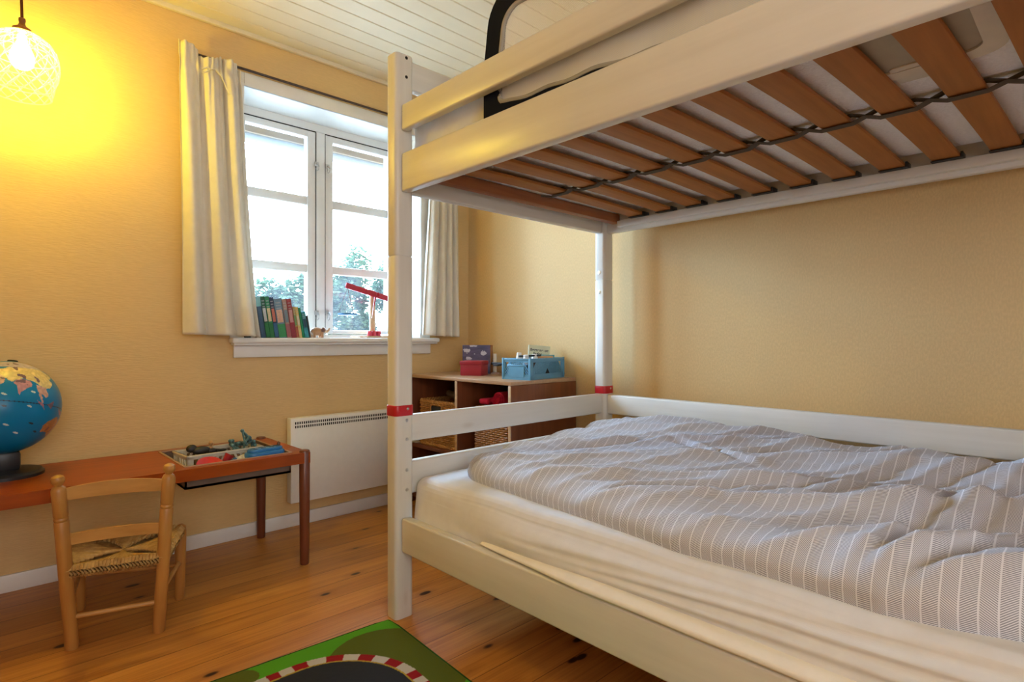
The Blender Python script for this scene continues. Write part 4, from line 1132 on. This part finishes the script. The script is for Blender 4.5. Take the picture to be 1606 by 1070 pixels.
tag(obj('envelope', MB().box(-.03, .07, -.07, -.02, .093, .112, .002, M=a95), plain('orange_card', (.58, .32, .17), .6)), 'pale orange card packet at the top of the blue crate', 'packet')
bk = thing('picture_book', 'pale green book with dark title standing in the blue crate', 'book', in_crate(.105, .052, SZ+.006), (math.radians(-4), math.radians(5), math.radians(-36)))
cov = plain('pale_green_cover', (.62, .66, .50), .5, var=.03)
obj('cover', MB().box(-.057, .057, -.007, .007, 0, .157, .001), cov, bk, local=True)
obj('page_block', MB().box(-.054, .0575, -.0055, .0055, .002, .1555), plain('book_pages', (.74, .7, .6), .8), bk, local=True)
def text(body, size, loc, parent, mat, name='title_lettering'):
    cu = bpy.data.curves.new(name, 'FONT'); cu.body = body; cu.size = size; cu.extrude = .0002; cu.align_x = 'CENTER'; cu.offset = .0006
    tmp = bpy.data.objects.new('tmp_text', cu); COL.objects.link(tmp)
    dg = bpy.context.evaluated_depsgraph_get(); me = bpy.data.meshes.new_from_object(tmp.evaluated_get(dg))
    COL.objects.unlink(tmp); bpy.data.objects.remove(tmp); me.materials.append(mat)
    me.transform(Matrix.Translation(loc) @ Matrix.Rotation(PI/2, 4, 'X'))
    o = bpy.data.objects.new(name, me); COL.objects.link(o); o.parent = parent; return o
ink = plain('dark_ink', (.05, .055, .07), .6)
text('Børnene og', .0205, (0, -.0074, .126), bk, ink); text('Fader', .0205, (-.008, -.0074, .106), bk, ink)
nb_ = thing('notebook', 'turquoise notebook leaning in front of the pale green book', 'notebook', in_crate(.10, .012, SZ+.006), (math.radians(-6), math.radians(2), math.radians(-30)))
obj('cover', MB().box(-.062, .062, -.004, .004, 0, .110, .0015), plain('turquoise_cover', (.10, .40, .50), .4), nb_, local=True)
obj('page_block', MB().box(-.059, .0625, -.003, .003, .002, .1085), plain('notebook_pages', (.76, .78, .76), .8), nb_, local=True)

# ------------------------------------------------------------------ window sill things
def px2x(px, Y):
    d = px-803; return Y*(F_PX*CA+d*SA)/(F_PX*SA-d*CA)
SILL = .9235
BK = [  # bottom left px, bottom right px, height m, lean, colours (spine, label, lower), label
    (386.0, 393.5, .150, .15, (.02, .022, .025), None, None, 'black book mostly hidden behind the curtain hem, furthest from the elephant'),
    (394.0, 400.5, .150, .15, (.62, .58, .5), None, None, 'cream book mostly hidden behind the curtain hem beside the black book'),
    (403.0, 409.5, .150, .15, (.60, .56, .48), (.12, .2, .12), None, 'cream and green book mostly hidden behind the curtain hem'),
    (410.2, 417.6, .150, .15, (.03, .075, .13), None, None, 'dark blue book half hidden by the curtain hem before the tall green books'),
    (418.0, 424.4, .198, .155, (.010, .085, .035), (.5, .5, .48), (.010, .15, .03), 'dark green book next to the curtain edge, white print on its spine'),
    (424.6, 431.4, .199, .155, (.014, .20, .075), (.60, .48, .28), (.012, .13, .03), 'green book with long cream title panel on its spine'),
    (431.6, 437.8, .197, .155, (.016, .028, .07), (.50, .15, .10), (.03, .10, .22), 'navy book with red-orange title panel on its spine'),
    (438.0, 450.4, .193, .155, (.13, .22, .30), (.60, .36, .26), (.03, .22, .07), 'thick grey-blue book with green patch low on its spine'),
    (450.8, 457.8, .191, .155, (.36, .22, .17), (.14, .19, .22), (.30, .09, .10), 'brownish pink book with grey title panel beside the red book'),
    (458.0, 465.4, .193, .155, (.30, .022, .03), (.50, .26, .24), (.22, .02, .03), 'dark red book, tallest before the step down to the yellow ones'),
    (465.6, 469.6, .155, .155, (.42, .30, .10), (.18, .30, .12), (.34, .08, .04), 'thin yellow and red book right beside the dark red one'),
    (469.8, 474.3,  .154, .158, (.66, .44, .11), (.60, .52, .38), (.55, .40, .16), 'thin yellow book beside the bright green one'),
    (474.6, 478.3,  .152, .160, (.012, .25, .10), None, None, 'thin bright green book before the teal one'),
    (478.6, 485.0,  .133, .162, (.02, .22, .23), (.015, .06, .10), (.03, .24, .27), 'teal book with dark title near the wooden elephant'),
    (485.4, 488.0,  .112, .165, (.02, .022, .025), None, None, 'thin black and white book leaning nearest the wooden elephant'),
]
for i, (a, c, h_, ln, sp, lab, low, text_) in enumerate(BK):
    YB = 2.752; xa, xb = px2x(a, YB), px2x(c, YB); wd = (xb-xa)*math.cos(ln)
    t = thing('book', text_, 'book', (xb-wd*math.cos(ln)*1.0, YB, SILL+.0005), (0, -ln, 0), group='books on the window sill')
    # pivot at the lower right corner so the book stands on the sill
    t.location = (xb, YB, SILL+.0005)
    dp = .125
    b = MB(); b.box(-wd, -wd+.0018, 0, dp, 0, h_); b.box(-.0018, 0, 0, dp, 0, h_); b.box(-wd, 0, 0, .002, 0, h_, .0006)
    obj('cover', b, plain('book_cover_%d' % i, sp, .4, var=.12, scale=120), t, local=True)
    obj('page_block', MB().box(-wd+.0016, -.0016, .002, dp-.003, .002, h_-.002), plain('paper_%d' % i, (.72, .68, .58), .8), t, local=True)
    if lab:
        obj('title_panel', MB().box(-wd*.86, -wd*.14, -.0006, .0003, h_*.40, h_*.72), plain('panel_%d' % i, lab, .45, var=.3, scale=260), t, local=True)
        b = MB(); r = random.Random(i)
        for q in range(3): 
            z_ = h_*(.74+.07*q); b.box(-wd*.8, -wd*.2, -.0006, .0003, z_, z_+h_*.03)
        obj('spine_print', b, plain('print_%d' % i, tuple(min(.6, s_*.5+.22) for s_ in sp), .5, var=.3, scale=260), t, local=True)
    if low:
        obj('spine_foot', MB().box(-wd*.97, -wd*.03, -.0005, .0003, h_*.03, h_*.36), plain('foot_%d' % i, low, .45, var=.25, scale=200), t, local=True)

# wooden elephant
ew = wood('elephant_wood', (.40, .20, .085), (.52, .29, .14), 'X', .45)
el = thing('wooden_elephant', 'small wooden toy elephant with raised trunk on the window sill', 'toy', (px2x(500, 2.8), 2.8, SILL))
ex = px2x(500, 2.8); b = MB()
b.ball((ex-.012, 2.8, SILL+.032), .026, 3, (1.25, .8, .85)); b.ball((ex+.022, 2.8, SILL+.037), .017, 3, (1.1, .9, 1))
b.tube([(ex+.034, 2.8, SILL+.034), (ex+.044, 2.8, SILL+.032), (ex+.052, 2.8, SILL+.038), (ex+.058, 2.8, SILL+.05)], [.009, .007, .006, .004])
obj('body', b, ew, el, angle=80)
for (dx, dy) in ((-.03, -.012), (-.03, .012), (.012, -.012), (.012, .012)): obj('leg', MB().lathe([(.008, 0), (.0085, .02), (.009, .03)], 12, Matrix.Translation((ex+dx, 2.8+dy, SILL))), ew, el)
obj('ear', MB().ball((ex+.016, 2.784, SILL+.038), .013, 3, (.85, .25, 1.1)), plain('dark_leather', (.16, .07, .045), .6), el)
obj('ear', MB().ball((ex+.016, 2.816, SILL+.038), .013, 3, (.85, .25, 1.1)), plain('dark_leather2', (.16, .07, .045), .6), el)

# balance scale
YS = 2.872; sx_ = px2x(584, YS)
sc_ = thing('balance_scale', 'red wooden toy balance scale with hanging blue pan on the sill', 'scale', (sx_, YS, SILL))
redp = plain('red_paint', (.46, .018, .035), .4, var=.06); beech = wood('pale_beech', (.46, .28, .14), (.60, .40, .22), 'Z', .45)
obj('base_board', MB().box(sx_-.11, sx_+.11, YS-.05, YS+.05, SILL, SILL+.010, .003), beech, sc_)
obj('upright', MB().lathe([(.017, SILL+.010), (.016, SILL+.25), (.013, SILL+.265), (.005, SILL+.270)], 20, Matrix.Translation((sx_, YS, 0))), beech, sc_)
PIV = Vector((sx_, YS-.022, SILL+.245)); th = math.radians(13.2)
obj('beam', MB().box(-.178, .178, -.006, .006, -.0155, .0155, .002, M=Matrix.Translation(PIV) @ Matrix.Rotation(th, 4, 'Y')), redp, sc_)
obj('pivot_ring', MB().tube([(PIV.x+.02+.011*math.cos(a*PI/8), PIV.y-.008, PIV.z-.002+.011*math.sin(a*PI/8)) for a in range(16)], .0022, 6, closed=True), redp, sc_)
obj('pointer', MB().raw([(PIV.x-.004, PIV.y-.008, PIV.z-.012), (PIV.x+.006, PIV.y-.008, PIV.z-.012), (PIV.x-.022, PIV.y-.008, PIV.z-.135), (PIV.x-.004, PIV.y-.012, PIV.z-.012), (PIV.x+.006, PIV.y-.012, PIV.z-.012), (PIV.x-.022, PIV.y-.012, PIV.z-.135)], [(0, 1, 2), (5, 4, 3), (0, 3, 4, 1), (1, 4, 5, 2), (2, 5, 3, 0)]), redp, sc_)
for s_, dz in ((-1, 0), (1, 0)):
    e = PIV+Matrix.Rotation(th, 3, 'Y') @ Vector((.165*s_, 0, -.012)); pz = e.z-.148 if s_ < 0 else e.z-.148; pz = max(pz, SILL+.014)
    pan = obj('weighing_pan', MB().lathe([(.050, 0), (.054, .004), (.054, .010), (.050, .010), (.049, .005)], 32, Matrix.Translation((e.x+.002, YS-.02, pz))), plain('blue_pan_%d' % s_, (.03, .16, .33), .4), sc_)
    b = MB()
    for a in (2.6, 4.9, .45): b.cyl(e, (e.x+.002+.050*math.cos(a), YS-.02+.050*math.sin(a), pz+.008), .0011, seg=6)
    b.tube([e+Vector((0, 0, .012)), e+Vector((.004, -.002, .004)), e+Vector((-.003, 0, -.006)), e], .0014, 6)
    obj('string', b, plain('brown_string_%d' % s_, (.16, .06, .05), .8), pan)
for k, dx in enumerate((0.0, .028, .056)):
    x = px2x(580, 2.83)+dx; tag(obj('toy_weight', MB().lathe([(.0125, SILL+.0105), (.0132, SILL+.013), (.0132, SILL+.036), (.012, SILL+.038)], 18, Matrix.Translation((x, 2.832, 0))), redp), ('red cylinder weight at the foot of the scale upright', 'red cylinder weight beside the one at the upright', 'red cylinder weight half hidden by the bed post')[k], 'weight', 'red weights on the scale base')

# ------------------------------------------------------------------ rug
def rug():
    R = Matrix.Rotation(math.radians(-3.3), 2)
    O = Vector((.995, 1.618))
    NX, NY = 300, 300; SXm, SYm = 1.05, 1.15
    def W2(u, v): 
        p = Vector((-u, -v)); p.rotate(R); return O+p
    return R, O, SXm, SYm, NX, NY, W2
R_, O_, SXm, SYm, NX, NY, W2 = rug()
RC = Vector((.735, 1.315))
def seg_d(p, a, b_):
    ab = b_-a; t_ = max(0, min(1, (p-a).dot(ab)/ab.length_squared)); return (p-a-ab*t_).length
# the printed road: a bend near the corner, then straights leaving it
OUT = [(.05, 1.10), (.30, 1.46), (.602, 1.536), (.687, 1.531), (.748, 1.514), (.807, 1.469), (.842, 1.42), (.863, 1.349), (.858, 1.285), (.84, 1.0), (.80, .6)]
ctr = [Vector(p) for p in ((-.05, 1.18), (.25, 1.395), (.50, 1.468), (.612, 1.478), (.690, 1.470), (.744, 1.438), (.782, 1.390), (.800, 1.335), (.798, 1.27), (.78, 1.0), (.72, .5))]
# smooth centre line
cl = []
for i in range(len(ctr)-1):
    p0, p1, p2, p3 = ctr[max(i-1, 0)], ctr[i], ctr[i+1], ctr[min(i+2, len(ctr)-1)]
    for q in range(6):
        t_ = q/6; cl.append(.5*((2*p1)+(p2-p0)*t_+(2*p0-5*p1+4*p2-p3)*t_*t_+(3*p1-p0-3*p2+p3)*t_**3))
cl.append(ctr[-1])
arc = [0]
for a, b_ in zip(cl, cl[1:]): arc.append(arc[-1]+(b_-a).length)
SEG = [(a.x, a.y, b_.x-a.x, b_.y-a.y, (b_-a).length, arc[i]) for i, (a, b_) in enumerate(zip(cl, cl[1:]))]
def road(px, py):
    best = 9.0; out = (9, 0, 0)
    for ax, ay, dx, dy, ln, l0 in SEG:
        t_ = ((px-ax)*dx+(py-ay)*dy)/(ln*ln); t_ = 0 if t_ < 0 else 1 if t_ > 1 else t_
        ex, ey = px-ax-dx*t_, py-ay-dy*t_; d = ex*ex+ey*ey
        if d < best: best = d; out = (d**.5, 1 if dx*ey-dy*ex > 0 else -1, l0+t_*ln)
    return out
GREEN, OLIVE, ASPH, YEL, RED, WHT = (.135, .50, .028), (.15, .185, .024), (.04, .042, .052), (.62, .43, .06), (.42, .014, .022), (.78, .73, .62)
def rugcol(p):
    d, s_, L_ = road(p.x, p.y)
    if d < .054: return ASPH
    if d < .0595: return YEL
    if s_ > 0 and d < .090:
        if .62 < L_ < 1.18: return RED if int(L_/.031) % 2 else WHT
    if s_ < 0: return OLIVE if (p-Vector((.62, 1.28))).length < .28 else GREEN
    if ((p.x-.865)/.185)**2+((p.y-1.37)/.218)**2 < 1: return OLIVE
    if ((p.x-.475)/.098)**2+((p.y-1.60)/.06)**2 < 1: return OLIVE
    if ((p.x-.15)/.12)**2+((p.y-1.48)/.12)**2 < 1: return OLIVE
    return GREEN
def rug_bm():
    b = bmesh.new(); th_ = .007; rc = .028; V = []
    for i in range(NX+1):
        row = []
        for j in range(NY+1):
            a_, b_ = i/NX, j/NY
            u = .58*a_/.8 if a_ < .8 else .58+(SXm-.58)*(a_-.8)/.2
            v = .52*b_/.8 if b_ < .8 else .52+(SYm-.52)*(b_-.8)/.2
            # round off the corner
            if u < rc and v < rc:
                d = Vector((rc-u, rc-v)); m_ = max(d.x, d.y)
                if d.length > 1e-9: d = d*(m_/d.length); u, v = rc-d.x, rc-d.y
            p = W2(u, v); e = min(u, v, SXm-u, SYm-v)
            z = th_*min(1, .35+e/.008)+.0006*noise.noise((p.x*90, p.y*90, 0))
            row.append(b.verts.new((p.x, p.y, z)))
        V.append(row)
    for i in range(NX):
        for j in range(NY): b.faces.new((V[i][j], V[i][j+1], V[i+1][j+1], V[i+1][j]))
    # sides down to the floor
    edge = [V[i][0] for i in range(NX+1)]+[V[NX][j] for j in range(1, NY+1)]+[V[i][NY] for i in range(NX-1, -1, -1)]+[V[0][j] for j in range(NY-1, 0, -1)]
    low = [b.verts.new((v.co.x, v.co.y, .0003)) for v in edge]
    for k in range(len(edge)): b.faces.new((edge[k], edge[(k+1) % len(edge)], low[(k+1) % len(edge)], low[k]))
    bmesh.ops.recalc_face_normals(b, faces=b.faces[:])
    return MB().add(b)
rg = thing('rug', "green children's rug with printed race track beside the bed post", 'rug', (.5, 1.1, 0))
ro = obj('pile', rug_bm(), attr_mat('rug_print', .95, .1, .3), rg, angle=80)
ca_ = ro.data.color_attributes.new('Col', 'FLOAT_COLOR', 'POINT')
for v_ in ro.data.vertices: ca_.data[v_.index].color = (*rugcol(Vector((v_.co.x+.5, v_.co.y+1.1))), 1)
eb = [W2(u, .002) for u in [SXm*i/40 for i in range(41)]]; eb2 = [W2(.002, v) for v in [SYm*i/40 for i in range(41)]]
pth = [(p.x, p.y, .004) for p in eb[::-1][:-2]]+[(W2(.009, .009).x, W2(.009, .009).y, .004)]+[(p.x, p.y, .004) for p in eb2[2:]]
obj('binding', MB().tube(pth, .0034, 8), fabric('dark_green_binding', (.02, .075, .010), .95, 300), rg)

# ------------------------------------------------------------------ light
wd_ = bpy.data.worlds.new('overcast'); SC.world = wd_; wd_.use_nodes = True; nt = wd_.node_tree
bgn = nt.nodes['Background']
tc = nt.nodes.new('ShaderNodeTexCoord'); sx = nt.nodes.new('ShaderNodeSeparateXYZ'); L(nt, tc.outputs['Generated'], sx.inputs[0])
# bright open sky on the garden side, duller behind the house
L(nt, ramp(nt, math_(nt, 'MULTIPLY_ADD', sx.outputs[1], .5, .5), [(.30, (.112, .111, .112)), (.70, (.48, .70, 1.0))]), bgn.inputs[0]); bgn.inputs[1].default_value = 68
def portal(name, loc, rot, sx_, sy_):
    li = bpy.data.lights.new(name, 'AREA'); li.shape = 'RECTANGLE'; li.size = sx_; li.size_y = sy_; li.cycles.is_portal = True
    o = bpy.data.objects.new(name, li); COL.objects.link(o); o.location = loc; o.rotation_euler = rot
portal('window_daylight', (1.41, 3.04, 1.49), (-PI/2, 0, 0), .96, 1.14)
portal('fill_window_daylight', (-.35, YN-.13, 1.45), (PI/2, 0, 0), 1.7, 1.2)  # portal of the added rear fill window

# ------------------------------------------------------------------ camera and view
cd = bpy.data.cameras.new('camera'); cam = bpy.data.objects.new('camera', cd); COL.objects.link(cam)
cam.location = (0, 0, EYE); cd.sensor_width = 36; cd.lens = F_PX/1606*36; cd.shift_y = -4/1606; cd.clip_start = .02; cd.clip_end = 200
cam.rotation_euler = (PI/2, 0, -math.atan2(CA, SA))
SC.camera = cam
SC.view_settings.view_transform = 'Standard'; SC.view_settings.look = 'None'; SC.view_settings.gamma = 1; SC.view_settings.exposure = 0.0
SC.view_settings.use_curve_mapping = False
cy = SC.cycles; cy.use_denoising = True; cy.max_bounces = 10; cy.diffuse_bounces = 6; cy.glossy_bounces = 4; cy.transmission_bounces = 6; cy.transparent_max_bounces = 16
cy.sample_clamp_indirect = 8; cy.caustics_reflective = False; cy.caustics_refractive = False
try: cy.denoiser = 'OPENIMAGEDENOISE'
except Exception: pass
